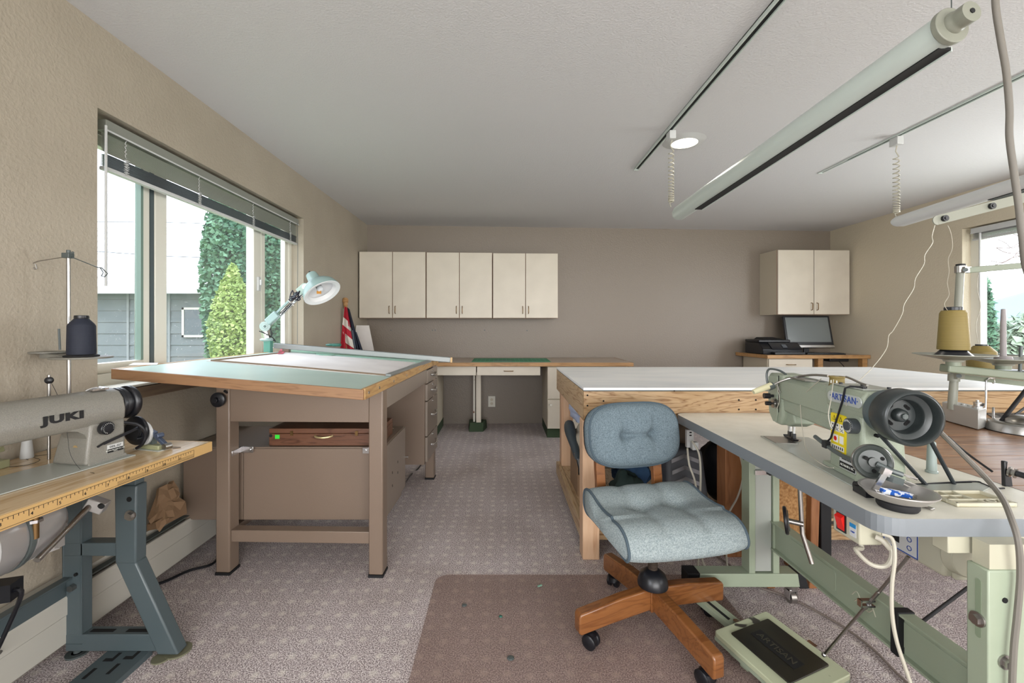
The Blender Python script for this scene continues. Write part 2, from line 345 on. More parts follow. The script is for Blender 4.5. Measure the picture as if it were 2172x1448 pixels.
# left window: fixed light in the middle, sliders either side
w1 = struct('window_1', B().box(-1.80,1.70,.93,-1.74,3.575,.985).box(-1.80,1.70,2.02,-1.74,3.575,2.078).box(-1.80,1.70,.985,-1.74,1.75,2.02).box(-1.80,3.50,.985,-1.74,3.575,2.02).box(-1.80,2.155,.985,-1.745,2.231,2.02).box(-1.80,3.01,.985,-1.745,3.10,2.02), K['vinyl'], bev=.004)
for y0, y1 in ((1.75, 2.13), (3.12, 3.5)):
    obj('sash', B().box(-1.79,y0,.985,-1.752,y0+.042,2.02).box(-1.79,y1-.042,.985,-1.752,y1,2.02).box(-1.79,y0+.042,.985,-1.752,y1-.042,1.03).box(-1.79,y0+.042,1.975,-1.752,y1-.042,2.02), K['vinyl'], w1, bev=.003)
    obj('pane', B().box(-1.774,y0+.042,1.03,-1.770,y1-.042,1.975), K['glass'], w1)
obj('pane', B().box(-1.774,2.231,.985,-1.770,3.01,2.02), K['glass'], w1)
obj('seal', B().box(-1.776,2.131,.985,-1.75,2.154,2.02), K['teal'], w1)
obj('glazing_strip', B().box(-1.7785,2.076,1.03,-1.750,2.090,1.975), K['green_seal'], w1)
lt = P(535, 602, 3.06)
obj('sash_lock', B().box(-1.745,3.04,lt.z-.05,-1.73,3.075,lt.z+.05).box(-1.73,3.05,lt.z-.01,-1.715,3.065,lt.z+.03), K['lite2'], w1, bev=.003)
struct('sill_1', B().box(-1.74,1.737,.925,-1.62,3.537,.934), K['vinyl'])
struct('trim_1', B().box(WL,1.737,.872,-1.615,3.537,.921), mat('dark_ledge_wood','5c4b40',.5,col2='7a6754',nscale=12,stretch=(1,.2,3)))
# right window
w2 = struct('window_2', B().box(4.20,1.98,.9,4.26,3.87,.955).box(4.20,1.98,2.0,4.26,3.87,2.065).box(4.20,3.77,.955,4.26,3.87,2.0).box(4.20,1.98,.955,4.26,2.05,2.0).box(4.20,2.9,.955,4.25,2.96,2.0), K['vinyl'], bev=.004)
obj('pane', B().box(4.23,2.96,.955,4.234,3.77,2.0), K['glass2'], w2); obj('pane', B().box(4.23,2.05,.955,4.234,2.9,2.0), K['glass2'], w2)
struct('sill_2', B().box(4.124,2.0,.895,4.22,3.85,.905), K['vinyl'])
# unseen frame around the rear opening, added for the fill lamp
struct('added_rear_window', B().box(-1.2,-4.2,.3,3.6,-4.14,.36).box(-1.2,-4.2,2.24,3.6,-4.14,2.3).box(1.17,-4.2,.36,1.23,-4.14,2.24), K['vinyl'])
# blinds
def blind(name, label, xc, y0, y1, ztop, zbot, nsl, side, mats, ladders, wandy):
    t = thing(name, label, 'blind', (xc, (y0+y1)/2, zbot))
    obj('headrail', B().box(xc-.022,y0,ztop-.045,xc+.022,y1,ztop), mats[0], t, bev=.003)
    obj('valance_clip', B().box(xc+side*.023,y0,ztop-.05,xc+side*.027,y1,ztop-.043), K['lite2'], t)
    stack = zbot+.075
    for i in range(nsl):
        z = ztop-.055-(ztop-.06-stack)*i/(nsl-1)
        obj('slat', B().beam((xc,y0+.01,z),(xc,y1-.01,z),.024,.0012,(side*.62,0,.78)), mats[1], t)
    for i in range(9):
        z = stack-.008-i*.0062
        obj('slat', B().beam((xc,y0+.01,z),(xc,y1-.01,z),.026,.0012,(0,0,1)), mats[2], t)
    obj('bottom_rail', B().box(xc-.014,y0+.005,zbot,xc+.014,y1-.005,zbot+.016), mats[3], t, bev=.003)
    for y in ladders:
        pts = [(xc+side*(.016+.003*math.sin(k*2.4)), y+.004*math.cos(k*2.4), ztop-.05-k*.007) for k in range(max(2,int((ztop-.05-stack)/.007)))]
        obj('ladder_cord', B().tube(pts, .0017, 5), K['lite2'], t)
        obj('ladder_cord', B().tube([(xc+side*.02, y+.015*math.sin(k*1.9), stack+.002-k*.0027) for k in range(26)], .0022, 5), K['lite2'], t)
    return t
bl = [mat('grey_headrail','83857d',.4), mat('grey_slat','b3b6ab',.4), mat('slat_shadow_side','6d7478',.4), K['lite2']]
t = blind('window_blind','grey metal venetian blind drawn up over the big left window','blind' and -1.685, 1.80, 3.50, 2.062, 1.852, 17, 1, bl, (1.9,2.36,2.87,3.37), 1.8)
obj('tilt_wand', B().cyl((-1.655,1.79,2.03),(-1.655,1.79,1.36),.005,n=6), K['lite2'], t)
obj('pull_cord', B().tube([(-1.655,3.46,2.02),(-1.652,3.462,1.8),(-1.654,3.46,1.5),(-1.655,3.46,1.05)], .002, 5), K['teal'], t)
t2 = blind('window_blind','white venetian blind raised to the top of the right window', 4.165, 2.03, 3.80, 2.055, 1.945, 2, -1, [K['lite2']]*4, (2.2,3.4,3.72), 3.7)
obj('tilt_wand', B().cyl((4.14,3.72,2.0),(4.14,3.72,1.42),.008,n=8), K['lite2'], t2)
# baseboard heater
h = thing('baseboard_heater','long white baseboard heater on the left wall under the sewing table','heater',(-1.61,1.3,.08))
obj('front_panel', B().prism([(-1.585,.048),(-1.572,.052),(-1.572,.15),(-1.568,.155),(-1.568,.215),(-1.575,.225),(-1.585,.225)],'y',-.6,3.3), K['heater'], h, flat=True)
obj('back_panel', B().prism([(-1.638,.04),(-1.632,.04),(-1.632,.25),(-1.60,.262),(-1.60,.268),(-1.638,.272)],'y',-.6,3.3), K['heater'], h, flat=True)
obj('damper', B().box(-1.61,-.6,.236,-1.58,3.3,.240), K['dgrey'], h)
obj('bottom_panel', B().box(-1.635,-.6,.040,-1.587,3.3,.048), K['blackm'], h)
for y in (-.55, 1.1, 3.25): obj('mounting_foot', B().box(-1.635,y,.0,-1.59,y+.03,.040), K['blackm'], h)
# electric outlet on back wall
p = P(1043, 851, 5.25); o = thing('wall_outlet','ivory electric outlet low on the back wall between desk post and drawer base','outlet',(p.x,DBX(p.x)-.005,p.z))
yb = DBX(p.x)-.005
obj('cover_plate', B().box(p.x-.043,yb-.006,p.z-.066,p.x+.043,yb+.004,p.z+.066), K['vinyl'], o, bev=.002)
for s in (-1,1):
    obj('socket', B().cyl((p.x,yb-.01,p.z+s*.024),(p.x,yb,p.z+s*.024),.018,n=16), K['creamdk'], o)
# ceiling track rails, recessed light, tube fixtures
def track(x, y0, y1, label):
    t = thing('ceiling_track', label, 'track', (x,(y0+y1)/2,2.40), group=None)
    obj('channel', B().box(x-.018,y0,2.395,x-.011,y1,2.415).box(x+.011,y0,2.395,x+.018,y1,2.415).box(x-.018,y0,2.410,x+.018,y1,2.415), K['lite'], t)
    obj('slot', B().box(x-.0105,y0+.004,2.402,x+.0105,y1-.004,2.4099), K['ink'], t)
    obj('end_cap', B().box(x-.019,y1,2.393,x+.019,y1+.01,2.4145), K['lite'], t)
    return t
track(1.032, -.6, 3.305, 'long white ceiling track running beside the round recessed light')
track(2.505, -.6, 3.375, 'white ceiling track further right, above the shorter tube light')
def coil(x, y, z0, z1, turns, r):
    pts = [(x+.004,y,z0+.07),(x-.004,y,z0+.035)]; n = turns*8
    for k in range(n+1):
        tt = k/n; zz = z0-(z0-z1)*(1-(1-tt)**1.6); a = 2*math.pi*turns*tt
        pts.append((x+r*math.cos(a), y+r*math.sin(a), zz))
    pts += [(x-.01,y,z1-.01),(x,y,z1-.035)]
    return pts
def fixture(p0, p1, r, label, conn, boxy=False):
    t = thing('tube_light', label, 'light', ((V(p0)+V(p1))/2))
    a, b_ = V(p0), V(p1); d = (b_-a).normalized()
    sd = d.cross(V((0,0,1))).normalized(); up = sd.cross(d)
    bb = B(); rings = []
    for q in (0,1,2):
        c, rr = ((a,r),(b_-d*.03,r),(b_,r*.78))[q]
        rings.append(bb._v([c+(sd*math.cos(k*math.pi/14)*(1.0)+up*math.sin(k*math.pi/14)*(.62 if boxy else 1))*rr for k in range(28)]))
    for x_, y_ in zip(rings, rings[1:]):
        for k in range(28): bb.f([x_[k], x_[(k+1)%28], y_[(k+1)%28], y_[k]])
    bb.f(rings[0]); bb.f(rings[-1])
    obj('housing', bb, K['lite2'] if boxy else K['lite'], t, ang=30)
    # louvre slot on the underside
    c0, c1 = a+d*.02, b_-d*(.22 if not boxy else .5)
    bb = B()
    for s in (-1, 1): 
        pass
    dn = -up*(r*(.62 if boxy else 1)) + sd*(.25*r)
    obj('light_slot', B().beam(c0+dn*.97, c1+dn*.97, r*.9, .008, up), K['ink'], t)
    obj('slot_rim', B().beam(c0+dn*.99+sd*r*.47, c1+dn*.99+sd*r*.47, .004, .014, up), K['lite'], t)
    if not boxy:
        obj('end_disc', B().cyl(a-d*.012, a+d*.004, r*1.12, n=32), K['sagel'], t, bev=.002)
        k = a-d*.012+up*.004+sd*.004
        obj('end_knob', B().lathe([(0,0),(r*.66,0),(r*.66,.008),(r*.60,.012),(r*.60,.02),(r*.62,.024),(r*.62,.042),(0,.043)], k, -d, 28), K['sagel'], t)
        obj('screw', B().cyl(k-d*.0425, k-d*.045, .007, n=8), K['ink'], t)
        obj('hanger_wire', B().cyl(a+V((.01,0,r)), (a.x+.01,a.y,2.417), .0015, n=5), K['dgrey'], t)
    cx, cy = conn
    f = thing('track_connector', 'white plug and coiled cord hanging to the '+('long round' if not boxy else 'short flat')+' tube light', 'cord', (cx,cy,2.37))
    obj('plug', B().box(cx-.02,cy-.03,2.345,cx+.02,cy+.03,2.396), K['lite2'], f, bev=.003)
    obj('coiled_cord', B().tube(coil(cx, cy, 2.275, b_.z+.07, 17, .016), .0036, 5), K['whitecord'], f)
    return t
fixture((1.235,1.19,2.02),(1.10,2.70,1.895),.045,'long round green-white tube light hanging at an angle above the green machine',(1.045,2.66))
fixture((2.56,1.2,1.94),(2.50,2.72,1.85),.055,'short flat white tube light hanging before the right window',(2.515,2.74),True)
c = P(1455, 298, 2.83); cx_, cy_ = 1.2, 2.83
rl = thing('recessed_light','round lit recessed ceiling light between the two white tracks','light',(cx_,cy_,2.4))
obj('trim_ring', B().lathe([(.085,.0),(.15,.0),(.15,-.004),(.125,-.008),(.098,-.018),(.082,-.02),(.082,0)],(cx_,cy_,2.4165),n=40), K['lite2'], rl)
obj('lens', B().lathe([(0,-.028),(.05,-.026),(.081,-.018),(.081,-.006),(0,-.006)],(cx_,cy_,2.4165),n=32), mat('lit_lens','ffffff',.5,emit=('fff2d8',9)), rl)
pl = bpy.data.lights.new('recessed_glow','SPOT'); pl.energy = 12; pl.color = (1,.93,.8); pl.spot_size = R(150); pl.shadow_soft_size = .07; po = bpy.data.objects.new('recessed_glow', pl); C.objects.link(po); po.location = (cx_,cy_,2.375)
# ------------------------------------------------------------------ outside
struct('ground', B().box(-60,-20,-.35,60,120,-.3), mat('ground_grass','6f7d4e',.9,col2='8b9465',nscale=.8))
hs = thing('neighbour_house','grey sided neighbour house with pale metal roof beyond the big window','house',(-9,12,-.3))
HY = 12.0
obj('wall', B().box(-16,HY+.03,-.3,-4.2,HY+4,2.25), K['taupe2'], hs)
sid = mat('grey_siding','6f7676',.7,col2='697071',nscale=2)
z = -.3
for i in range(8): obj('siding_board', B().prism([(HY+.03,z),(HY-.004,z),(HY+.018,z+.315),(HY+.03,z+.315)],'x',-16,-4.2), sid, hs, flat=True); z += .32
for x in (-10.5,-9.35): obj('corner_batten', B().box(x,HY-.02,-.3,x+.06,HY+.01,2.25), mat('batten_paint','858989',.6), hs)
wa, wb = P(388,715,HY), P(505,652,HY)
obj('window_frame', B().box(wa.x,HY-.05,wa.z,wb.x,HY-.01,wa.z+.06).box(wa.x,HY-.05,wb.z-.06,wb.x,HY-.01,wb.z).box(wa.x,HY-.05,wa.z,wa.x+.06,HY-.01,wb.z).box(wb.x-.06,HY-.05,wa.z,wb.x,HY-.01,wb.z).box((wa.x+wb.x)/2-.03,HY-.05,wa.z,(wa.x+wb.x)/2+.03,HY-.01,wb.z), K['vinyl'], hs)
obj('window_pane', B().box(wa.x+.05,HY-.03,wa.z+.05,wb.x-.05,HY-.02,wb.z-.05), mat('dark_pane','4e5a5f',.15), hs)
obj('roof', B().hexa([(-17,HY-.5,2.16),(-4,HY-.5,2.16),(-4,HY+5,5.0),(-17,HY+5,5.0),(-17,HY-.5,2.24),(-4,HY-.5,2.24),(-4,HY+5,5.08),(-17,HY+5,5.08)]), mat('pale_metal_roof','e8e6e2',.35), hs, flat=True)
obj('fascia', B().box(-17,HY-.53,2.06,-4,HY-.49,2.25), mat('fascia_paint','b4b6b4',.6), hs)
for i in range(22): x = -16.8+i*.6; obj('roof_seam', B().beam((x,HY-.5,2.27),(x,HY+5,5.11),.03,.04), mat('seam_metal','d0cec9',.4) if i == 0 else bpy.data.materials['seam_metal'], hs)
def leafmass(n, c, rad, fn, size):
    bb = B()
    for i in range(n):
        while True:
            u = V((random.uniform(-1,1), random.uniform(-1,1), random.uniform(-1,1)))
            if .35 < u.length < 1: break
        k = fn(u.z); p = V((c[0]+u.x*rad[0]*k, c[1]+u.y*rad[1]*k, c[2]+u.z*rad[2]))
        s = size*random.uniform(.6,1.4); a = V((random.gauss(0,1),random.gauss(0,1),random.gauss(0,1))).normalized(); q = a.orthogonal().normalized()
        bb.f(bb._v([p-a*s*.3, p+q*s*.5, p+a*s*.9, p-q*s*.5]))
    return bb
def tree(label, cat, c, rad, fn, n, size, m, trunk=True, name='tree'):
    t = thing(name, label, cat, (c[0],c[1],-.3))
    obj('foliage', leafmass(n, c, rad, fn, size), m, t, flat=True, kind='stuff')
    if trunk: obj('trunk', B().tube([(c[0],c[1],-.32),(c[0]+.05,c[1],c[2]*.5),(c[0],c[1],c[2]+rad[2]*.5)],[.14,.1,.04],8), K['dwood'], t)
gd = mat('conifer_green','3f6a4c',.7,col2='709673',nscale=3); gl_ = mat('lime_green','7d9648',.6,col2='a8ba6c',nscale=5); gp = mat('pale_green','8fa386',.7,col2='b3c0a6',nscale=2)
col = lambda z: (1-.55*max(z,0)**2)*(1 if z > -.9 else .7)
tree('tall dark green columnar conifer beside the grey house','tree',(-5.75,9.0,2.2),(.50,.5,2.6),col,11000,.075,gd)
tree('lime green bushy arborvitae in front of the tall conifer','shrub',(-4.78,7.6,1.25),(.40,.36,1.05),lambda z: .40+.60*math.cos((z+.35)*1.25),9000,.05,gl_,name='arborvitae')
tree('dark conifer seen through the narrow pane of the big window','tree',(-5.30,9.9,2.3),(.36,.4,2.7),col,9000,.075,gd)
tree('pale green leafy tree outside the right window, nearest the frame','tree',(16.5,13.2,.35),(1.3,1.0,1.3),lambda z:1,6000,.18,gp)
tree('slender conifer outside the right window rising against the hill','tree',(14.95,13.4,1.3),(.26,.3,1.6),col,4000,.14,gd)
tree('broad pale leafy tree further right outside the right window','tree',(19.6,14.6,.6),(1.7,1.3,1.5),lambda z:1,6000,.18,gp)
hb = B(); N_ = 24
hp = [(70+i*9, 100, min(17, max(1.5, 6.2+(70+i*9-112)*.26+.5*math.sin(i*.9)))) for i in range(N_)]
for i in range(N_-1):
    (x0,y0,z0),(x1,y1,z1) = hp[i], hp[i+1]
    hb.hexa([(x0,y0-30,-.4),(x1,y1-30,-.4),(x1,y1+30,-.4),(x0,y0+30,-.4),(x0,y0,z0),(x1,y1,z1),(x1,y1+3,z1),(x0,y0+3,z0)])
bw_ = thing('bare_branches','thin bare branches hanging across the top of the right window view','branches',(9.5,8,3.0))
random.seed(21)
for k in range(9):
    a_ = P(2215+random.uniform(0,30), 505+random.uniform(-30,45), 8); pts_ = [a_]
    for j in range(5): pts_.append(pts_[-1]+V((-random.uniform(.10,.26), random.uniform(-.1,.1), random.uniform(-.12,.16))))
    obj('branch', B().tube(smooth_pts(pts_,3), .006, 4), K['dwood'], bw_)
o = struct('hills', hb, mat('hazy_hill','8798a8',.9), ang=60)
for k, (ya, yb_) in enumerate(((537,547),(478,475))):
    pw = obj('power_line', B().tube([P(150,ya-8,11.0),P(345,yb_-4,11.3),P(520,yb_+2,11.6),P(700,yb_-6,12)], .008, 4), K['dgrey'])
    tag(pw, ['lower thin power line crossing the sky outside the big window','upper thin power line above the neighbour roof'][k], 'cable')
# ------------------------------------------------------------------ wall cabinets
YAW = math.atan(.2/(WR-WL))
def pull(bb, x, y, z, vertical=True, L=.085):
    h = L/2
    pts = [(x,y,z-h),(x,y-.022,z-h+.004),(x,y-.026,z-h+.012),(x,y-.026,z+h-.012),(x,y-.022,z+h-.004),(x,y,z+h)]
    if not vertical: pts = [(x+(q[2]-z), q[1], z) for q in pts]
    return bb.tube(pts, .0042, 8)
def wall_cabinet(x0, w_, z0, z1, dep, label, group, yoff=0):
    t = thing('wall_cabinet', label, 'cabinet', (x0, DBX(x0)-yoff, z0), YAW, group)
    h_ = z1-z0
    obj('body', B().box(.0,-dep+.02,0,w_,-.004,h_), K['creamdk'], t, local=True)
    obj('front_frame', B().box(.0,-dep+.016,0,w_,-dep+.02,h_), K['edge'], t, local=True)
    for k in (0,1):
        xa = .004+k*(w_/2); xb = xa+w_/2-.008
        d = obj('door', B().box(xa,-dep-.004,.004,xb,-dep+.014,h_-.004), K['cream'], t, local=True, bev=.0015)
        hb_ = B(); pull(hb_, (xb-.03 if k == 0 else xa+.03), -dep-.004, .095)
        obj('handle', hb_, K['brass'], d, local=True, label='antique brass pull')
    return t
x = -1.638
g = 'white two-door wall cabinets in a row'
for i, nm in enumerate(('cream two-door wall cabinet at the window end of the row of three','cream two-door wall cabinet in the middle of the row of three','cream two-door wall cabinet at the inner end of the row of three')):
    wall_cabinet(x+i*.757, .752, 1.282-.0*i, 2.038-.004*i, .34, nm, g)
wall_cabinet(3.215, .87, 1.327, 2.089, .335, 'cream two-door wall cabinet above the computer in the right corner', None)
# ------------------------------------------------------------------ built-in desk along the back wall
CZ = .807
bt = thing('desk_counter','long beige desk counter with oak edge along the back wall','counter',(0,4.9,CZ-.04))
obj('counter_top', B().prism([(-1.63,4.55),(1.36,4.55),(1.36,DBX(1.36)-.006),(-1.63,5.19)],'z',CZ-.035,CZ), K['lam'], bt, flat=True)
obj('oak_edge', B().box(-1.63,4.515,CZ-.04,1.38,4.55,CZ-.001).box(1.36,4.55,CZ-.04,1.38,DBX(1.38)-.006,CZ-.001), K['oak'], bt, bev=.003)
def drawerfront(name, t, x0, x1, z0, z1, y, m, handle=True, bevel=.002):
    d = obj(name, B().box(x0,y,z0,x1,y+.018,z1), m, t, bev=bevel)
    if handle: hb_ = B(); pull(hb_, (x0+x1)/2, y, (z0+z1)/2, False, .1); obj('handle', hb_, K['brass'], d)
    return d
a = P(928,779,4.56); b_ = P(1010,796,4.56)
obj('apron', B().box(-.70,4.56,.669,-.283,4.578,.763), K['cream'], bt, bev=.001)
drawerfront('drawer', bt, -.272, .40, .669, .763, 4.556, K['cream'])
obj('drawer_box', B().box(-.25,4.575,.68,.38,5.05,.76), K['creamdk'], bt)
ps = thing('desk_post','narrow white painted support post with green base under the counter','post',(-.25,4.98,0))
obj('post_board', B().box(-.335,4.90,.10,-.315,5.0,.765), mat('chipped_white_paint','d9d4c8',.6,col2='7a4a2c',nscale=9,mixw=(.62,.66)), ps)
obj('post_panel', B().box(-.300,4.86,.10,-.245,4.92,.668), K['cream'], ps, bev=.003)
obj('post_base', B().hexa([(-.38,4.84,0),(-.22,4.84,0),(-.18,5.04,0),(-.40,5.04,0),(-.37,4.85,.10),(-.22,4.85,.10),(-.19,5.03,.10),(-.39,5.03,.10)]), mat('green_carpet_base','35452f',.9), ps, bev=.004)
def base_cab(x0, x1, label, doorleft):
    t = thing('base_cabinet', label, 'cabinet', ((x0+x1)/2,4.9,0))
    obj('body', B().box(x0,4.57,.10,x1,5.15,.763), K['creamdk'], t)
    obj('toe_kick', B().box(x0+.0,4.59,0,x1,5.15,.10), bpy.data.materials['green_carpet_base'], t)
    n_ = 2; w2_ = (x1-x0)/n_
    for k in range(n_):
        xa, xb = x0+k*w2_+.003, x0+(k+1)*w2_-.003
        drawerfront('drawer', t, xa, xb, .42, .757, 4.552, K['cream'], handle=False)
        d = drawerfront('door', t, xa, xb, .105, .41, 4.552, K['cream'], handle=False)
        obj('knob', B().lathe([(0,0),(.008,0),(.006,.01),(.014,.018),(.012,.026),(0,.028)],(xa+.03,4.552,.36),(0,-1,0),14), K['vinyl'], d)
base_cab(.477, 1.33, 'cream base cabinet carrying the right end of the desk counter', True)
base_cab(-1.62, -.71, 'cream base cabinet carrying the window end of the desk counter', False)
mt = obj('cutting_mat', B().box(-.335,4.62,CZ+.0005,.52,5.10,CZ+.0035), K['matgreen']); tag(mt, 'green gridded cutting mat lying on the desk counter', 'mat')
gb = B()
for i in range(1,18): x = -.335+.855*i/18; gb.box(x-.0008,4.64,CZ+.0036,x+.0008,5.08,CZ+.0039)
for i in range(1,10): y = 4.62+.48*i/10; gb.box(-.32,y-.0008,CZ+.0036,.505,y+.0008,CZ+.0039)
obj('grid_lines', gb, mat('mat_lines','7fb59a',.6), mt, flat=True)
rl_ = obj('ruler_strip', B().box(-.1,4.66,CZ+.004,.1,4.70,CZ+.007), K['dgrey']); tag(rl_, 'small dark ruler lying on the green cutting mat', 'ruler')
# ------------------------------------------------------------------ computer desk in the right corner
DZ = .868
dk = thing('corner_desk','oak-edged corner desk carrying printer and monitor','desk',(3.55,5.0,0))
obj('desk_top', B().prism([(2.99,4.835),(4.118,4.835),(4.118,5.385),(2.93,5.34)],'z',DZ-.033,DZ), K['lam'], dk, flat=True)
obj('oak_edge', B().box(2.965,4.80,DZ-.04,4.118,4.835,DZ).hexa([(2.965,4.80,DZ-.04),(2.99,4.80,DZ-.04),(2.93,5.34,DZ-.04),(2.90,5.34,DZ-.04),(2.965,4.80,DZ),(2.99,4.80,DZ),(2.93,5.34,DZ),(2.90,5.34,DZ)]), K['oak'], dk, bev=.002)
obj('cabinet_body', B().box(2.99,4.85,.10,3.50,5.33,DZ-.04), K['creamdk'], dk)
drawerfront('drawer', dk, 3.0, 3.49, .70, .82, 4.832, K['cream'])
drawerfront('door', dk, 3.0, 3.49, .11, .69, 4.832, K['cream'])
for x in (3.56, 4.06): obj('leg', B().box(x,4.84,0,x+.055,4.90,DZ-.04), K['oak'], dk)
obj('toe_kick', B().box(3.0,4.88,0,3.49,5.32,.10), K['dgrey'], dk)
# printer
pt = thing('printer','black all-in-one printer at the left end of the corner desk','printer',(3.17,5.03,DZ+.002))
x0, x1, y0, y1, z0 = 2.96, 3.43, 4.86, 5.24, DZ+.002
obj('body', B().prism([(y0+.02,z0),(y1,z0),(y1,z0+.13),(y0+.10,z0+.13),(y0+.015,z0+.06)],'x',x0,x1-.02), K['black'], pt, bev=.008)
obj('control_panel', B().hexa([(x0+.1,y0+.006,z0+.055),(x1-.03,y0+.006,z0+.055),(x1-.03,y0+.1,z0+.125),(x0+.1,y0+.1,z0+.125),(x0+.1,y0,z0+.06),(x1-.03,y0,z0+.06),(x1-.03,y0+.09,z0+.132),(x0+.1,y0+.09,z0+.132)]), mat('navy_gloss','10151f',.12), pt)
obj('screen', B().hexa([(x0+.23,y0+.02,z0+.075),(x0+.28,y0+.02,z0+.075),(x0+.28,y0+.06,z0+.108),(x0+.23,y0+.06,z0+.108),(x0+.23,y0+.015,z0+.08),(x0+.28,y0+.015,z0+.08),(x0+.28,y0+.055,z0+.113),(x0+.23,y0+.055,z0+.113)]), mat('screen_grey','555a60',.2), pt)
obj('paper_tray', B().box(x0+.09,y0-.06,z0+.004,x1-.04,y0+.03,z0+.03), K['black'], pt, bev=.004)
obj('lid', B().box(x0,y0+.1,z0+.132,x1-.1,y1,z0+.165), K['black'], pt, bev=.01)
obj('feeder', B().hexa([(x0+.08,y0+.14,z0+.166),(x1-.16,y0+.14,z0+.166),(x1-.16,y1-.05,z0+.166),(x0+.08,y1-.05,z0+.166),(x0+.10,y0+.18,z0+.178),(x1-.18,y0+.18,z0+.178),(x1-.18,y1-.07,z0+.19),(x0+.10,y1-.07,z0+.19)]), K['blackm'], pt)
# monitor (tilted back)
mn = thing('monitor','flat black and silver monitor showing a dark screen on the corner desk','monitor',(3.63,5.06,DZ+.002), R(-4))
T = M4.Translation((0,0,.10)) @ M4.Rotation(R(-14),4,'X')
def tb(b_): return b_.rot(T)
obj('bezel', tb(B().box(-.265,0,0,.265,.03,.355)), K['black'], mn, local=True, bev=.003)
obj('screen', tb(B().box(-.243,-.002,.035,.243,.001,.335)), mat('monitor_screen','6c7170',.25), mn, local=True)
obj('chin', tb(B().box(-.265,-.012,-.035,.265,.025,-.001)), K['steel'], mn, local=True, bev=.004)
text('emblem', 'hp', .02, K['lite2'], mn, (0,0,0), (0,0,0))
obj('stand_neck', B().box(-.03,.07,.008,.03,.09,.16), K['black'], mn, local=True)
obj('stand_base', B().box(-.12,-.04,0,.12,.14,.01), K['black'], mn, local=True, bev=.004)
em = [o for o in mn.children if o.name.startswith('emblem')][0]
em.data.transform(wm(mn)); em.data.transform(T @ M4.Translation((0,-.0135,-.018)) @ M4.Rotation(R(90),4,'X'))
kb = thing('keyboard','thin black keyboard lying in front of the monitor','keyboard',(3.66,4.90,DZ+.002), R(-3))
obj('base', B().box(-.21,-.06,0,.21,.06,.012), K['black'], kb, local=True, bev=.003)
kk = B()
for r_ in range(5):
    for c_ in range(20): kk.box(-.2+c_*.02+.002,-.053+r_*.021,.0122,-.2+c_*.02+.018,-.053+r_*.021+.017,.017)
obj('keys', kk, mat('key_grey','34363a',.4), kb, local=True, kind='stuff', flat=True)
cb = obj('keyboard_cable', B().tube(smooth_pts([(3.50,4.96,DZ+.01),(3.40,4.93,DZ+.006),(3.38,5.02,DZ+.03),(3.46,5.06,DZ+.05),(3.55,5.05,DZ+.006)]), .003, 6), K['black']); tag(cb, 'thin black cable looping between printer and keyboard', 'cable')
sp = thing('power_adapter','black power adapter clipped under the right part of the corner desk','adapter',(3.85,5.0,DZ-.075))
obj('block', B().box(3.76,4.93,DZ-.085,3.98,5.03,DZ-.0405), K['black'], sp, bev=.006)
obj('cord', B().tube(smooth_pts([(3.9,4.98,DZ-.08),(3.95,4.97,DZ-.14),(3.99,5.0,DZ-.2),(3.97,5.1,DZ-.4)]), .004, 6), K['black'], sp)
# ------------------------------------------------------------------ flag and board in the window corner
fl = thing('flag','furled red and white striped flag with wooden finial leaning in the corner','flag',(-1.45,4.25,0))
top, bot = P(731,652,4.40), V((-1.50,4.20,.02))
top.x = -1.61
d_ = (top-bot).normalized()
obj('staff', B().tube([bot, top], .011, 10), K['oak'], fl)
obj('finial', B().lathe([(0,-.01),(.012,-.01),(.02,0),(.014,.012),(.022,.02),(.022,.05),(.03,.058),(.03,.085),(.02,.1),(0,.102)], top, d_, 18), K['oak'], fl)
def stripe(name, m, L0, L1, R0, R1, y):       # quad strip between left/right edge params, folded
    bb = B(); n_ = 6; g_ = []
    for side in (0, 1):
        g_.append([])
        for k in range(n_+1):
            u = k/n_; px = (L0[0]+(R0[0]-L0[0])*u, L1[0]+(R1[0]-L1[0])*u)[side]; py = (L0[1]+(R0[1]-L0[1])*u, L1[1]+(R1[1]-L1[1])*u)[side]
            g_[side].append(P(px, py, y+.012*math.sin(u*7+py*.01)))
    for k in range(n_):
        a_, b2, c_, d2 = g_[0][k], g_[0][k+1], g_[1][k+1], g_[1][k]
        e2 = V((0,.01,0)); bb.hexa([a_, b2, b2+e2, a_+e2, d2, c_, c_+e2, d2+e2])
    obj(name, bb, m, fl)
stripe('red_stripe', K['red'], (731,650),(728,682),(736,652),(744,695),4.33)
stripe('white_stripe', K['white'], (728,672),(726,690),(741,684),(744,705),4.325)
stripe('red_stripe', K['red'], (726,688),(727,706),(744,703),(747,722),4.32)
stripe('white_stripe', K['white'], (727,703),(733,727),(747,720),(751,739),4.318)
stripe('red_stripe', K['red'], (726,690),(718,790),(733,700),(740,790),4.33)
stripe('red_stripe', K['red'], (730,722),(735,790),(752,737),(760,790),4.326)
stripe('blue_canton', K['navy'], (737,652),(752,740),(741,656),(764,740),4.335)
stripe('blue_canton', K['navy'], (750,700),(764,760),(756,705),(775,760),4.345)
stripe('blue_canton', mat('grey_fold','5a6470',.8), (742,700),(750,760),(752,700),(762,760),4.338)
bd = obj('poster_board', B().hexa([(-1.60,4.55,.81),(-1.34,4.55,.81),(-1.34,4.555,.81),(-1.60,4.555,.81),(-1.61,4.72,1.20),(-1.47,4.72,1.20),(-1.47,4.725,1.20),(-1.61,4.725,1.20)]), K['paper'])
tag(bd, 'pale board leaning behind the furled flag in the corner', 'board')
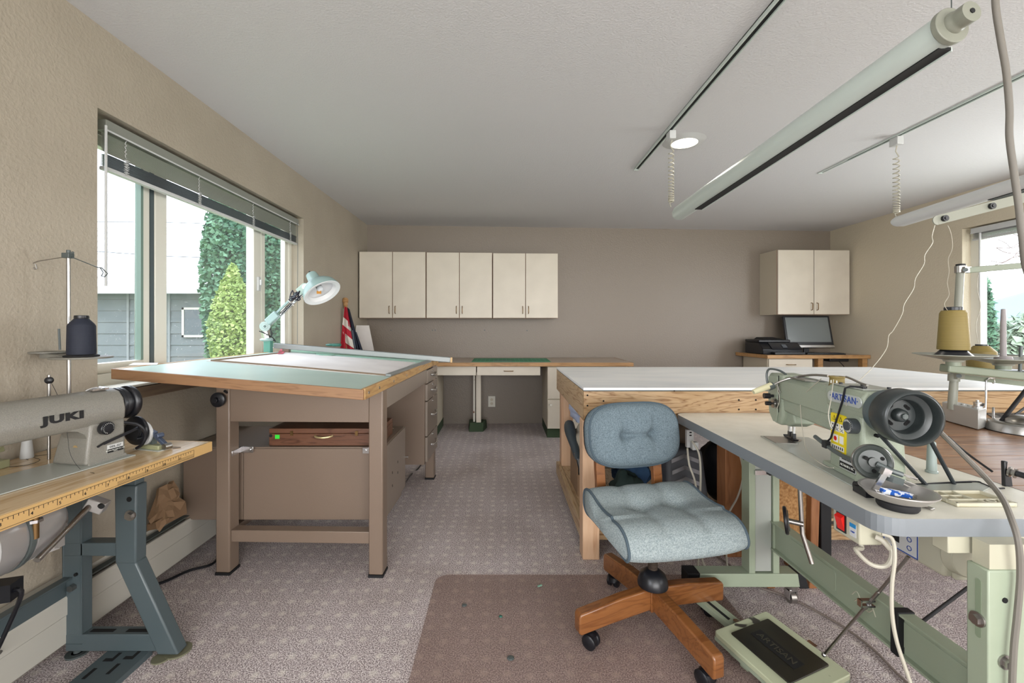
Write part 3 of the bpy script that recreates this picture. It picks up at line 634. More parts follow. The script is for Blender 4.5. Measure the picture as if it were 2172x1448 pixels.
# ------------------------------------------------------------------ drafting table
TY = R(-1.5)
dt = thing('drafting_table','large mint-topped drafting table with taupe steel frame under the big window','table',(-.6,2.05,0),0)
RZ = M4.Translation((-.6,2.05,0)) @ M4.Rotation(TY,4,'Z') @ M4.Translation((.6,-2.05,0))
TLT = math.tan(R(4.5))
def tz(x, y): return .935-(x+.56)*TLT            # height of the tilted top before the small turn
X0, X1, Y0, Y1 = -1.60, -.555, 1.735, 3.44
def slab(bb, x0, y0, x1, y1, up0, up1):
    bb.hexa([(x0,y0,tz(x0,y0)+up0),(x1,y0,tz(x1,y0)+up0),(x1,y1,tz(x1,y1)+up0),(x0,y1,tz(x0,y1)+up0),(x0,y0,tz(x0,y0)+up1),(x1,y0,tz(x1,y0)+up1),(x1,y1,tz(x1,y1)+up1),(x0,y1,tz(x0,y1)+up1)]); return bb
def dobj(name, bb, m, par=dt, **k): return obj(name, bb.rot(RZ), m, par, **k)
top_ = dobj('table_top', slab(B(), X0+.012, Y0+.012, X1-.012, Y1-.012, -.035, 0), K['mint'])
dobj('front_edging', slab(B(), X0, Y0, X1, Y0+.011, -.041, .0015), K['brownedge'], bev=.002)
dobj('side_edging', slab(B(), X1-.011, Y0+.0115, X1+.004, Y1, -.041, .004), K['oaky'], bev=.002)
dobj('back_edging', slab(B(), X0, Y1-.011, X1-.0115, Y1, -.041, .0015), K['brownedge'], bev=.002)
dobj('window_edging', slab(B(), X0-.006, Y0-.0+.02, X0+.011, Y1-.012, -.045, .0015), K['oaky'], bev=.002)
for y in (1.79, 1.93, 2.16, 2.42, 2.75, 3.05, 3.3):
    dobj('screw', B().cyl((X1+.003,y,tz(X1,y)-.018),(X1+.006,y,tz(X1,y)-.018),.007,n=10), K['chrome'])
L = .068
def leg(x0, x1, y0, y1, zt):
    l = dobj('leg', B().box(x0,y0,.012,x1,y1,zt), K['taupe'], bev=.006); obj('foot_pad', B().box(x0-.002,y0-.002,0,x1+.002,y1+.002,.012).rot(RZ), K['blackm'], l); return l
LX0, RX1 = -1.375, -.568
leg(LX0, LX0+L, 2.035, 2.11, .965); leg(RX1-L, RX1, 2.035, 2.11, .90)
leg(LX0, LX0+L, 3.335, 3.41, .965); leg(RX1-L, RX1, 3.335, 3.41, .90)
def aprony(y0, y1, name='apron'):
    return dobj(name, B().hexa([(LX0+L,y0,.735),(RX1-L,y0,.735),(RX1-L,y1,.735),(LX0+L,y1,.735),(LX0+L,y0,tz(LX0+L,0)-.045),(RX1-L,y0,tz(RX1-L,0)-.042),(RX1-L,y1,tz(RX1-L,0)-.042),(LX0+L,y1,tz(LX0+L,0)-.045)]), K['taupe'], bev=.002)
aprony(2.04, 2.065); aprony(3.38, 3.405)
dobj('side_apron', B().box(RX1-.03,2.112,.79,RX1-.002,3.07,.884), K['taupe2'], bev=.003)
dobj('side_apron', B().box(LX0+.002,2.112,.79,LX0+.03,3.33,.96), K['taupe'], bev=.003)
dobj('foot_rail', B().box(LX0+L,2.045,.155,RX1-L,2.10,.212), K['taupe'], bev=.003)
dobj('foot_rail', B().box(LX0+L,3.345,.155,RX1-L,3.40,.212), K['taupe'], bev=.003)
dobj('support_rail', B().box(LX0+.01,2.112,.17,LX0+.05,3.33,.20), K['taupe'])
dobj('support_rail', B().box(RX1-.10,2.112,.17,RX1-.06,2.60,.20), K['taupe2'])
# tilt knob on near left leg
kb_ = dobj('tilt_knob', B().lathe([(0,0),(.012,0),(.012,.012),(.033,.014),(.035,.03),(.027,.034),(.012,.036),(.012,.05),(0,.05)],(-1.345,2.034,.845),(0,-1,0),24), K['black'], bev=.001)
dobj('knob_stem', B().cyl((-1.32,2.02,.885),(-1.32,2.036,.875),.006), K['black'])
# pedestal with drawers facing right
pd = dobj('pedestal', B().box(-1.02,3.07,.20,-.585,3.50,.878), K['taupe'], bev=.002)
zz = [(.752,.872),(.60,.744),(.40,.592),(.215,.392)]
zz = [(.78,.874),(.655,.772),(.40,.647),(.215,.392)]
for z0_, z1_ in zz:
    dw = dobj('drawer', B().box(-.585,3.085,z0_,-.567,3.485,z1_), K['taupe2'], bev=.003)
    zc = z0_+(z1_-z0_)*.55
    obj('handle', B().tube(smooth_pts([(-.567,3.20,zc),(-.550,3.215,zc-.004),(-.543,3.285,zc-.012),(-.550,3.355,zc-.004),(-.567,3.37,zc)]), [.008]*25, 8).rot(RZ), K['chrome'], dw)
    obj('lock', B().cyl((-.567,3.285,z1_-.022),(-.562,3.285,z1_-.022),.008,n=12).rot(RZ), K['chrome'], dw)
# small steel brackets at the cabinet
for s, x in ((1, LX0+L), (-1, RX1-L)):
    dobj('bracket', B().box(x if s > 0 else x-.003,2.05,.565,x+.003 if s > 0 else x,2.122,.59).box(min(x,x+s*.06),2.122,.562,max(x,x+s*.06),2.128,.592).cyl((x+s*.045,2.122,.577),(x+s*.045,2.117,.577),.006,n=10), K['chrome'], bev=.001)
# things lying on the table
def TP(px, py, up=0):       # point where the ray through a pixel meets the tilted top
    dx, dz = (px-CX)/F, -(py-CY)/F
    # z = .935-(x+.56)*t  ->  CH + dz*Y = .935 + up - (dx*Y+.56)*t
    Y = (.935+up-.56*TLT-CH)/(dz+dx*TLT); return V((dx*Y, Y, CH+dz*Y))
def onq(pts, th, dz=0.0005):
    lo = [p+V((0,0,dz)) for p in pts]; return B().hexa(lo+[p+V((0,0,th)) for p in lo])
def onslab(q, m, name, th, lab, cat, dz=.0008, n=1):
    o = obj(name, onq([TP(*a) for a in q], th, dz), m); return tag(o, lab, cat)
onslab([(438,766),(822,798),(882,769),(596,747)], K['paper'], 'drawing_sheet', .002, 'large off-white sheet spread on the mint drafting table', 'paper')
pe = obj('sheet_roll', B().tube([TP(448,764,.006),TP(640,779,.006),TP(822,795.5,.006)], .0045, 8), mat('paper_edge','7c6a57',.8)); tag(pe,'thin wooden strip weighting the near edge of the drawing sheet','strip')
pe = obj('sheet_strip', B().tube([TP(448,764,.006),TP(520,756,.006),TP(596,748,.006)], .004, 8), bpy.data.materials['paper_edge']); tag(pe,'thin brown strip along the window side of the drawing sheet','strip')
rt = obj('tape_flag', onq([TP(588,752),TP(600,752),TP(610,741),TP(596,741)], .001, .006), mat('coral_red','c2485a',.6)); tag(rt,'red paper tab at the window end of the metal rule','tab')
onslab([(273,775),(333,774),(336,770),(284,770)], K['paper'], 'paper_scrap', .0015, 'small white paper scrap near the window edge of the drafting table', 'paper')
sr = obj('steel_rule', onq([TP(818,798),TP(829,799),TP(915,768),TP(905,767)], .012, .0015), K['alu'], bev=.001); tag(sr,'slim aluminium rule along the right edge of the drafting table','ruler')
onslab([(610,745),(900,770),(918,765),(640,739)], mat('green_strip','8fb5a1',.4), 'green_strip', .003, 'pale green vinyl strip under the long metal rule', 'strip', dz=.003)
# long parallel bar
A, E = V((-1.59,2.985,1.035)), V((-.39,3.20,.925))
pb = thing('parallel_bar','long aluminium drafting machine bar across the far side of the table','bar',(-1.0,3.1,.95))
obj('rail', B().beam(A+V((0,0,.022)),E+V((0,0,.016)),.028,.036), K['alu'], pb, bev=.003)
obj('groove', B().beam(A+V((0,0,.041)),E+V((0,0,.035)),.012,.002), K['dgrey'], pb)
obj('end_cap', B().beam(E+V((0,0,.016)),E+V((.014,.0025,.0152)),.029,.037), K['jedge'], pb)
obj('mount', B().beam(A+V((.06,.01,-.03)),A+V((.10,.017,-.03)),.05,.056), K['taupe'], pb)
obj('mount', B().beam(E+V((-.28,-.05,-.013)),E+V((-.20,-.036,-.017)),.04,.034), K['taupe'], pb)
md = V((-1.22,3.10,1.045))
obj('green_grip', B().lathe([(0,0),(.03,0),(.034,.006),(.034,.016),(.028,.02),(0,.02)], md+V((.02,0,.002)), (0,0,1), 20).sph(md+V((-.02,0,.012)),(.04,.016,.01)), mat('deep_green_plastic','2f6659',.35), pb)
obj('flat_disc', B().lathe([(0,0),(.06,0),(.06,.004),(0,.004)], TP(690,752,.004), (TLT,0,1), 24), mat('pale_green_disc','86b09c',.4), pb)
# desk lamp
lp_ = TP(568,747)
lm = thing('desk_lamp','sage green articulated lamp clamped to the window side of the drafting table','lamp',(-1.585,2.93,1.0))
Yl = 2.9
def L3(px, py, dy=0): return P(px, py, Yl+dy)
obj('clamp', B().beam(L3(569,752),L3(569,721),.045,.038,(0,1,0)), mat('teal_clamp','4c8576',.4), lm, bev=.003)
obj('clamp_cap', B().sph(L3(566,720),(.045,.035,.014)), K['lampg'], lm)
obj('swivel_post', B().cyl(L3(566,720),L3(562,700),.024,.028), K['chrome'], lm)
obj('lower_joint', B().cyl(L3(562,692,-.03),L3(562,692,.02),.033,n=28).cyl(L3(562,692,-.036),L3(562,692,-.03),.016,n=20).cyl(L3(562,692,-.039),L3(562,692,-.036),.004,n=8), K['lampg'], lm, bev=.002)
for s, nm in ((-1,'arm'),(1,'arm')):
    off = (s*3.6, s*3.6)
    obj(nm, B().beam(L3(566+off[0]*.9,690+off[1]*.9),L3(642+off[0],617+off[1]),.012,.014), K['lampg'] if s < 0 else K['chrome'], lm, bev=.002)
obj('arm_sleeve', B().beam(L3(567,684,-.01),L3(588,665,-.01),.03,.05), K['lampg'], lm, bev=.006)
obj('elbow_plate', B().cyl(L3(647,608,-.026),L3(647,608,.01),.026,n=24).beam(L3(634,620,-.01),L3(647,609,-.01),.03,.05), mat('pale_sage','b3c6bd',.35), lm, bev=.003)
obj('elbow_disc', B().cyl(L3(647,608,-.03),L3(647,608,-.026),.018,n=20), K['chrome'], lm)
pts = []
for k in range(60): u = k/59; pts.append(L3(594+24*u+2.6*math.cos(k*.9), 667-24*u+2.6*math.sin(k*.9), -.02))
obj('spring', B().tube(pts, .0022, 5), K['blackm'], lm)
random.seed(3)
pts = [L3(616+random.uniform(-3,22), 621+random.uniform(-6,17), -.03+random.uniform(-.012,.012)) for _ in range(22)]
obj('tangled_cord', B().tube(smooth_pts(pts,5), .0035, 6), mat('purple_black_cord','1d1a28',.5), lm)
obj('lower_cord', B().tube(smooth_pts([L3(550,702,-.03),L3(566,709,-.035),L3(577,715,-.02),L3(584,722,-.01)],5), .003, 6), K['blackm'], lm)
obj('lower_cord', B().tube(smooth_pts([L3(573,696,-.02),L3(576,710,-.01),L3(572,716,.0),L3(585,724,.0)],5), .004, 6), K['black'], lm)
obj('cross_tie', B().beam(L3(611,636,-.01),L3(623,648,-.01),.006,.006), K['paper'], lm)
sc_ = L3(684,621); rim = .125; axv = V((.568,-.25,-.774)).normalized()
obj('shade', B().lathe([(.0,-.175),(.012,-.175),(.026,-.172),(.036,-.165),(.044,-.10),(.052,-.088),(.085,-.078),(.112,-.05),(.124,-.015),(.126,0),(.122,0),(.119,-.014),(.106,-.045),(.08,-.07),(.048,-.08),(.034,-.10),(0,-.11)], sc_, axv, 40), K['lampg'], lm)
obj('shade_rim', B().lathe([(.100,-.012),(.121,-.001),(.1255,.001),(.123,.003),(.098,-.004),(.086,-.03),(.088,-.034)], sc_, axv, 40), K['lampw'], lm)
obj('shade_lining', B().lathe([(.0,-.104),(.034,-.099),(.047,-.079),(.079,-.069),(.104,-.044),(.1175,-.014)], sc_, axv, 40), K['lampw'], lm)
obj('bulb_socket', B().cyl(sc_-axv*.095, sc_-axv*.05,.022,.02), K['steel'], lm)
obj('bulb', B().sph(sc_-axv*.035,(.022,.022,.026)), mat('bulb_glass','c9cdd0',.1), lm)
obj('bulb_tag', B().obx(sc_-axv*.02+V((-.01,-.01,-.012)),(.03,.004,.02)), mat('amber_tag','c98a35',.5), lm)
obj('shade_switch', B().cyl(sc_-axv*.175, sc_-axv*.192,.005,.007), K['black'], lm)
# flat file cabinet below the table, wooden case on top
fc = thing('low_steel_cabinet','low wide taupe steel cabinet standing under the drafting table','cabinet',(-1.1,2.4,.2))
obj('shell', B().box(-1.615,2.17,.2135,-.60,2.62,.582), K['taupe'], fc, bev=.002)
obj('front_panel', B().box(-1.305,2.162,.218,-.645,2.170,.575), K['taupe'], fc, bev=.002)
obj('left_panel', B().box(-1.61,2.164,.218,-1.31,2.170,.575), K['taupe'], fc, bev=.001)
obj('door_flap', B().box(-.60,2.175,.22,-.592,2.61,.58), K['taupe2'], fc, bev=.001)
obj('piano_hinge', B().box(-.593,2.17,.222,-.588,2.182,.50), K['dgrey'], fc)
obj('latch', B().cyl((-.592,2.60,.40),(-.572,2.60,.40),.004,n=8).cyl((-.575,2.60,.392),(-.575,2.60,.41),.004,n=6), K['chrome'], fc)
for y, z in ((2.30,.40),(2.30,.33),(2.42,.42),(2.42,.36)): obj('slot_hole', B().box(-.592,y,z,-.5912,y+.008,z+.013), K['hole'], fc)
obj('corner_hole', B().cyl((-.66,2.56,.5825),(-.66,2.56,.5835),.012,n=14), K['creamdk'], fc)
wc = thing('wooden_case','flat dark wooden case with brass handle lying on the low steel cabinet','case',(-.9,2.3,.584))
obj('case_body', B().box(-1.19,2.185,.584,-.625,2.44,.645), K['dwood'], wc, bev=.003)
obj('case_lid', B().box(-1.19,2.185,.6465,-.625,2.44,.672), K['dwood'], wc, bev=.003)
obj('handle', B().tube(smooth_pts([(-.955,2.185,.636),(-.945,2.17,.633),(-.91,2.163,.630),(-.875,2.17,.633),(-.865,2.185,.636)]), .005, 8), mat('bone_brass','cdbb8c',.3,.6), wc)
for x in (-1.08,-.75): obj('clasp', B().box(x,2.181,.636,x+.014,2.185,.66), K['brass'], wc)
obj('price_sticker', B().box(-1.158,2.183,.62,-1.135,2.1845,.64), mat('neon_green','35e03a',.6), wc, label='bright green square sticker')
obj('price_sticker', B().cyl((-1.18,2.1846,.635),(-1.18,2.183,.635),.008,n=12), K['blackm'], wc, label='black dot')
# cardboard / paper bag by the wall, cords
pbg = thing('paper_bag','crumpled brown paper bag leaning by the heater behind the drafting table','bag',(-1.55,2.1,.3))
bb = B(); g_ = []
random.seed(5)
for i in range(7):
    g_.append([])
    for j in range(7):
        u, v_ = i/6, j/6; g_[-1].append(V((-1.60+.06*u+random.uniform(-.008,.008), 1.93+.13*v_, .272+(.13-.05*u)*v_*(1-.2*u)+.10*(1-u)*(1-abs(v_-.5))+random.uniform(-.012,.012))))
for i in range(6):
    for j in range(6):
        lo = [g_[i][j],g_[i+1][j],g_[i+1][j+1],g_[i][j+1]]; bb.f(bb._v(lo))
bo = obj('bag_top', bb, K['cardboard'], pbg, flat=True)
m_ = bo.modifiers.new('thick','SOLIDIFY'); m_.thickness = .02
obj('bag_fold', B().hexa([(-1.60,1.93,.272),(-1.54,1.91,.29),(-1.53,2.08,.285),(-1.60,2.08,.275),(-1.60,1.93,.30),(-1.545,1.91,.32),(-1.535,2.08,.34),(-1.60,2.08,.38)]), K['cardboard'], pbg)
c1 = [PZ(62,1296,.02)+V((0,0,.1)), PZ(75,1308,.008), PZ(120,1326,.008), PZ(180,1318,.008), PZ(260,1272,.008), PZ(300,1250,.008), PZ(352,1232,.008), PZ(400,1210,.008), PZ(455,1192,.008), PZ(470,1150,.008)]
c1[0] = V((-1.52,1.28,.2))
co_ = obj('floor_cable', B().tube(smooth_pts(c1), .006, 8), K['black']); tag(co_,'black power cord running along the carpet from the left sewing table','cord')
c2 = [V((-.70,2.63,.30)), V((-.62,2.66,.22)), PZ(872,1006,.008), PZ(888,992,.008), PZ(895,975,.008), PZ(880,962,.008)]
co_ = obj('floor_cable', B().tube(smooth_pts(c2), .005, 8), K['black']); tag(co_,'short black cord on the carpet below the drawer pedestal','cord')
# ------------------------------------------------------------------ cutting table
ct = thing('cutting_table','big plywood work table with white top and open lower shelf','table',(1.6,2.7,0))
T0 = .879
q = [(.412,2.185),(2.98,2.185),(2.82,3.29),(.412,3.29)]
obj('table_top', B().prism(q,'z',T0-.012,T0), K['white_top'], ct, flat=True)
obj('top_edge', B().prism([(.4145,2.188),(2.977,2.188),(2.817,3.287),(.4145,3.287)],'z',T0-.018,T0-.0125), K['dgrey'], ct, flat=True)
ap = obj('apron', B().box(.414,2.19,T0-.168,2.975,2.212,T0-.0185), K['ply'], ct, bev=.0015)
obj('apron', B().box(.414,2.2125,T0-.168,.436,3.285,T0-.0185), K['plyy'], ct, bev=.0015)
obj('apron', B().box(.4365,3.263,T0-.168,2.82,3.285,T0-.0185), K['ply'], ct, bev=.0015)
for px, py in ((1246,838),(1280,850),(1246,860),(1246,885),(1430,828),(1567,848),(1603,848),(1567,868),(1603,868)):
    p = P(px, py, 2.19); obj('nail', B().cyl((p.x,2.1895,p.z),(p.x,2.188,p.z),.0045,n=8), K['hole'], ap)
for x, y, m, ww in ((.409,2.214,'pine',.086),(.409,3.19,'pine',.086),(1.15,2.214,'pine2',.095),(2.6,2.214,'pine2',.09),(1.15,3.17,'pine2',.09),(2.6,3.17,'pine2',.09)):
    xx = x+.0285 if y > 2.3 or x > 1 else x
    zt = T0-.1685 if (x < 1 and y < 2.3) else T0-.0185
    yy = y-.024 if (x < 1 and y < 2.3) else y
    xx = x if (x < 1 and y < 2.3) else (.437 if x < 1 else x)
    obj('leg', B().box(xx,yy,0,xx+ww,yy+.09,zt), K[m], ct, bev=.003)
obj('shelf_rail', B().box(.411,2.283,.07,.4365,3.285,.16), K['plyy'], ct, bev=.002)
obj('shelf_rail', B().box(.50,2.25,.072,2.6,2.272,.145), K['ply'], ct, bev=.002)
obj('shelf_rail', B().box(.53,3.19,.072,2.6,3.21,.145), K['ply'], ct)
# shelf boards
x = .4375
for i in range(9):
    obj('shelf_board', B().box(x+.001,2.305,.146,x+.243,3.165,.160), K['plyy'], ct, bev=.001); x += .245
    if x > 2.35: break
SZ = .1605
def blob(name, c, r, m, lab, cat, seed=1, amp=.18, par=None, frq=5.0, n=28):
    random.seed(seed); b_ = B().sph((0,0,0),1,n,18)
    ph = [random.uniform(0,6) for _ in range(9)]
    for v_ in b_.b.verts:
        p = v_.co; d = 1+amp*(math.sin(p.x*frq+ph[0]+2*math.sin(p.y*frq+ph[1]))*.5+math.sin(p.z*frq*1.3+ph[2]+p.x*3)*.4+math.sin((p.x+p.y-p.z)*frq*2+ph[3])*.25)
        q = V((p.x*d*r[0], p.y*d*r[1], max(p.z*d*r[2], -r[2]*.92))); v_.co = V(c)+q
    o = obj(name, b_, m, par)
    if par is None: tag(o, lab, cat)
    return o
plastic = mat('milky_plastic','c9cbd0',.3,spec=.6,bump=.6,bscale=18)
blob('plastic_bag',(.56,3.0,.60),(.085,.15,.075),mat('pale_blue_plastic','aeb9d2',.35,bump=.7,bscale=20),'pale blue plastic bag on top of the pile at the far end of the shelf','bag',3)
blob('fabric_bundle',(.585,2.92,.40),(.12,.20,.125),mat('beige_fabric','b5aa98',.9,bump=.5,bscale=30),'beige fabric bundle wrapped in plastic under the pale blue bag','fabric',4,.12)
bx = thing('cardboard_box','small torn open cardboard box at the shelf corner by the near leg','box',(.55,2.75,SZ))
obj('front_panel', B().hexa([(.455,2.60,SZ),(.585,2.60,SZ),(.585,2.606,SZ),(.455,2.606,SZ),(.455,2.60,SZ+.13),(.585,2.60,SZ+.13),(.585,2.606,SZ+.13),(.455,2.606,SZ+.13)]), K['cardboard'], bx)
tp = [(2.606,SZ),(2.88,SZ)]; random.seed(8)
for i in range(12): tp.append((2.88-.274*(i+.5)/12, SZ+.26-.10*(i/12)+random.uniform(-.015,.015)))
obj('side_panel', B().prism(tp,'x',.455,.461), K['cardboard'], bx, flat=True)
obj('side_panel', B().box(.579,2.606,SZ,.585,2.88,SZ+.13), K['cardboard'], bx)
obj('back_panel', B().box(.461,2.874,SZ,.579,2.88,SZ+.13), K['cardboard'], bx)
obj('printed_label', B().box(.49,2.5985,SZ+.085,.55,2.5998,SZ+.10).box(.50,2.5985,SZ+.03,.54,2.5998,SZ+.045), mat('box_print','c79f78',.8), bx)
cl_ = thing('plastic_container','clear plastic container holding brown offcuts inside the cardboard box','container',(.52,2.72,SZ))
obj('tub', B().hexa([(.475,2.63,SZ+.001),(.568,2.63,SZ+.001),(.568,2.76,SZ+.001),(.475,2.76,SZ+.001),(.468,2.62,SZ+.20),(.573,2.62,SZ+.20),(.573,2.77,SZ+.20),(.468,2.77,SZ+.20)]), glass('cloudy_tub',.35,specks=True,dcol=(.7,.68,.66,1)), cl_)
obj('offcuts', B().box(.48,2.64,SZ+.005,.562,2.75,SZ+.13), K['ply'], cl_)
gt = obj('grey_mat_roll', B().tube(smooth_pts([(.47,3.02,.50),(.46,2.90,.47),(.47,2.78,.40),(.49,2.66,.30),(.52,2.60,.22)]), [.035,.036,.037,.038,.038,.038,.037,.036,.034,.032,.03,.028,.027,.026,.025,.024,.023,.022,.021,.02,.018,.016,.014,.012,.01], 10), mat('slate_leather','3d464b',.5)); tag(gt,'dark slate leather roll drooping over the cardboard box','roll')
blob('blue_fabric',(.78,2.62,.30),(.10,.13,.14),mat('royal_blue_fabric','2d5276',.8,col2='1c3450',nscale=6,bump=.5,bscale=15),'blue fabric heap on the shelf behind the chair posts','fabric',5,.25)
blob('dark_green_fabric',(.70,2.42,.265),(.085,.08,.105),mat('dark_green_cloth','233430',.85),'dark green cloth heap beside the blue fabric','fabric',6,.2)
blob('beige_pillow',(.63,2.62,.40),(.10,.09,.075),mat('grey_beige_cloth','9f968b',.9),'rounded grey-beige bundle behind the chair left post','cushion',12,.08)
bk = thing('printed_bag','grey store bag with white stripes and lettering on the shelf behind the chair','bag',(1.02,2.42,SZ))
obj('bag_body', B().hexa([(.90,2.34,SZ),(1.14,2.34,SZ),(1.14,2.60,SZ),(.90,2.60,SZ),(.92,2.40,.50),(1.12,2.40,.50),(1.12,2.56,.50),(.92,2.56,.50)]), mat('grey_bag','4b4c50',.7), bk, bev=.02, seg=3)
for i in range(3):
    z = .31+i*.06; yy = 2.34+(z-SZ)*.1767-.0025
    obj('stripe', B().hexa([(.94,yy,z),(1.01,yy,z+.03),(1.01,yy+.004,z+.03),(.94,yy+.004,z),(.94,yy,z+.022),(1.01,yy,z+.052),(1.01,yy+.004,z+.052),(.94,yy+.004,z+.022)]).hexa([(1.01,yy,z+.03),(1.09,yy,z),(1.09,yy+.004,z),(1.01,yy+.004,z+.03),(1.01,yy,z+.052),(1.09,yy,z+.022),(1.09,yy+.004,z+.022),(1.01,yy+.004,z+.052)]), mat('bag_stripe','8d8b8d',.7) if i == 0 else bpy.data.materials['bag_stripe'], bk)
text('lettering','D STO',.045,K['ink'],bk,(1.01,2.353,.262),(R(80),0,0),spc=1.5)
blob('black_backpack',(1.30,2.52,.36),(.13,.17,.19),mat('black_nylon','0d0d12',.6,bump=.3,bscale=12),'black nylon bag slumped on the shelf by the brown table leg','bag',9,.12)
blob('brown_cushion',(1.06,2.80,.50),(.16,.14,.10),mat('tan_canvas','6d5a48',.9),'tan canvas bundle behind the printed bag','fabric',10,.08)
blob('dark_fabric_pile',(2.02,2.75,.26),(.32,.30,.10),mat('dark_fabric','2b2623',.9,bump=.5,bscale=12),'dark folded fabric pile on the shelf behind the green stand','fabric',13,.12)
blob('teal_fabric',(1.55,2.40,.27),(.10,.10,.10),mat('teal_fabric','1e3b3d',.9),'dark teal cloth on the shelf beside the brown table leg','fabric',14,.12)
# ------------------------------------------------------------------ chair mat
cm = bpy.data.materials.new('clear_vinyl'); cm.use_nodes = True; n = cm.node_tree; LL = n.links
for k in list(n.nodes): n.nodes.remove(k)
o_ = n.nodes.new('ShaderNodeOutputMaterial'); tr = n.nodes.new('ShaderNodeBsdfTransparent'); tr.inputs[0].default_value = (.96,.93,.92,1)
df = n.nodes.new('ShaderNodeBsdfPrincipled'); df.inputs['Base Color'].default_value = lin('a08a80'); df.inputs['Roughness'].default_value = .28
mx = n.nodes.new('ShaderNodeMixShader'); mx.inputs[0].default_value = .24; LL.new(tr.outputs[0], mx.inputs[1]); LL.new(df.outputs[0], mx.inputs[2]); LL.new(mx.outputs[0], o_.inputs[0])
def rrect(x0, y0, x1, y1, r, n_=6):
    pts = []
    for cx__, cy__, a0 in ((x1-r,y1-r,0),(x0+r,y1-r,90),(x0+r,y0+r,180),(x1-r,y0+r,270)):
        for k in range(n_+1): a = R(a0+90*k/n_); pts.append((cx__+r*math.cos(a), cy__+r*math.sin(a)))
    return pts
cmo = obj('chair_mat', B().prism(rrect(-.315,.45,.98,2.055,.06),'z',.001,.0035), cm, flat=True); tag(cmo,'clear brownish vinyl chair mat lying on the carpet','mat')
for i, (px, py, s) in enumerate(((985,1283,.012),(1062,1307,.008),(1083,1395,.014))):
    p = PZ(px, py, .004); o_ = obj('debris_chip', B().lathe([(0,0),(s,0),(s*.7,.003),(0,.004)],p,(0,0,1),7), K['dgrey'] if i != 1 else bpy.data.materials['deep_green_plastic'], flat=True)
    tag(o_, ['dark chip on the chair mat, farthest from the chair','tiny green scrap in the middle of the chair mat','dark chip on the chair mat, closest to the camera'][i], 'chip')
p = PZ(1145,1243,.004); o_ = obj('debris_chip', B().obx(p+V((0,0,.003)),(.022,.008,.004),(0,0,.5)), bpy.data.materials['pale_green_disc']); tag(o_,'pale green scrap near the back edge of the chair mat','chip')
# ------------------------------------------------------------------ swivel chair
CHX, CHY, CR = .59, 1.685, R(18)
SR = M4.Rotation(R(-7),4,'Z')
ch = thing('swivel_chair','blue tweed armless swivel chair with wooden star base','chair',(CHX,CHY,0),CR)
fy = -1        # local -Y is the front
for k in range(4):
    a = R(90*k); c_, s_ = math.cos(a), math.sin(a)
    prof = [(.022,.095),(.20,.078),(.325,.062),(.332,.072),(.332,.128),(.325,.140),(.15,.166),(.022,.176)]
    bb = B().prism(prof,'y',-.0215,.0215).rot(M4.Rotation(a,4,'Z'))
    lg = obj('leg', bb, K['cwood'], ch, local=True, bev=.006, seg=3)
    cb_ = B(); ca = R([160,35,-60,100][k]); cc = V((c_*.285, s_*.285, .0))
    dv = V((math.cos(ca), math.sin(ca), 0)); nx = V((-dv.y, dv.x, 0))
    for s in (-1, 1): cb_.lathe([(0,-.010),(.022,-.010),(.027,-.006),(.027,.006),(.022,.010),(0,.010)], cc+dv*.012+nx*.015*s+V((0,0,.031)), nx, 20)
    cb_.lathe([(.0,.0),(.027,.0),(.024,.02),(.012,.028),(0,.03)], cc+dv*.008+V((0,0,.032)), (0,0,1), 16)
    cb_.cyl(cc+V((0,0,.05)), cc+V((0,0,.078)), .009, n=10)
    obj('caster', cb_, K['black'], lg, local=True)
obj('base_hub', B().box(-.026,-.026,.088,.026,.026,.178), K['cwood'], ch, local=True, bev=.002)
obj('collar', B().lathe([(0,.178),(.057,.178),(.058,.186),(.055,.20),(.047,.222),(.03,.236),(.02,.242),(0,.242)],(0,0,0),n=32), K['black'], ch, local=True)
pr = []
for i in range(34): pr += [(.0165,.24+i*.0045),(.0185,.24225+i*.0045)]
obj('screw_post', B().lathe([(0,.24)]+pr+[(0,.395)],(0,0,0),n=20), mat('bronze_screw','5d5148',.4,.8), ch, local=True)
obj('seat_plate', B().box(-.15,-.13,.380,.15,.16,.398).box(-.15,.10,.375,.19,.20,.40).rot(SR), K['blackm'], ch, local=True)
# cushions
def grid(f, nu, nv, closed_u=False):
    bb = B(); g_ = [[bb.b.verts.new(f(i/nu, j/nv)) for j in range(nv+1)] for i in range(nu+1)]
    for i in range(nu):
        for j in range(nv): bb.f([g_[i][j], g_[i+1][j], g_[i+1][j+1], g_[i][j+1]])
    return bb, g_
def sgn(x, p): return math.copysign(abs(x)**p, x)
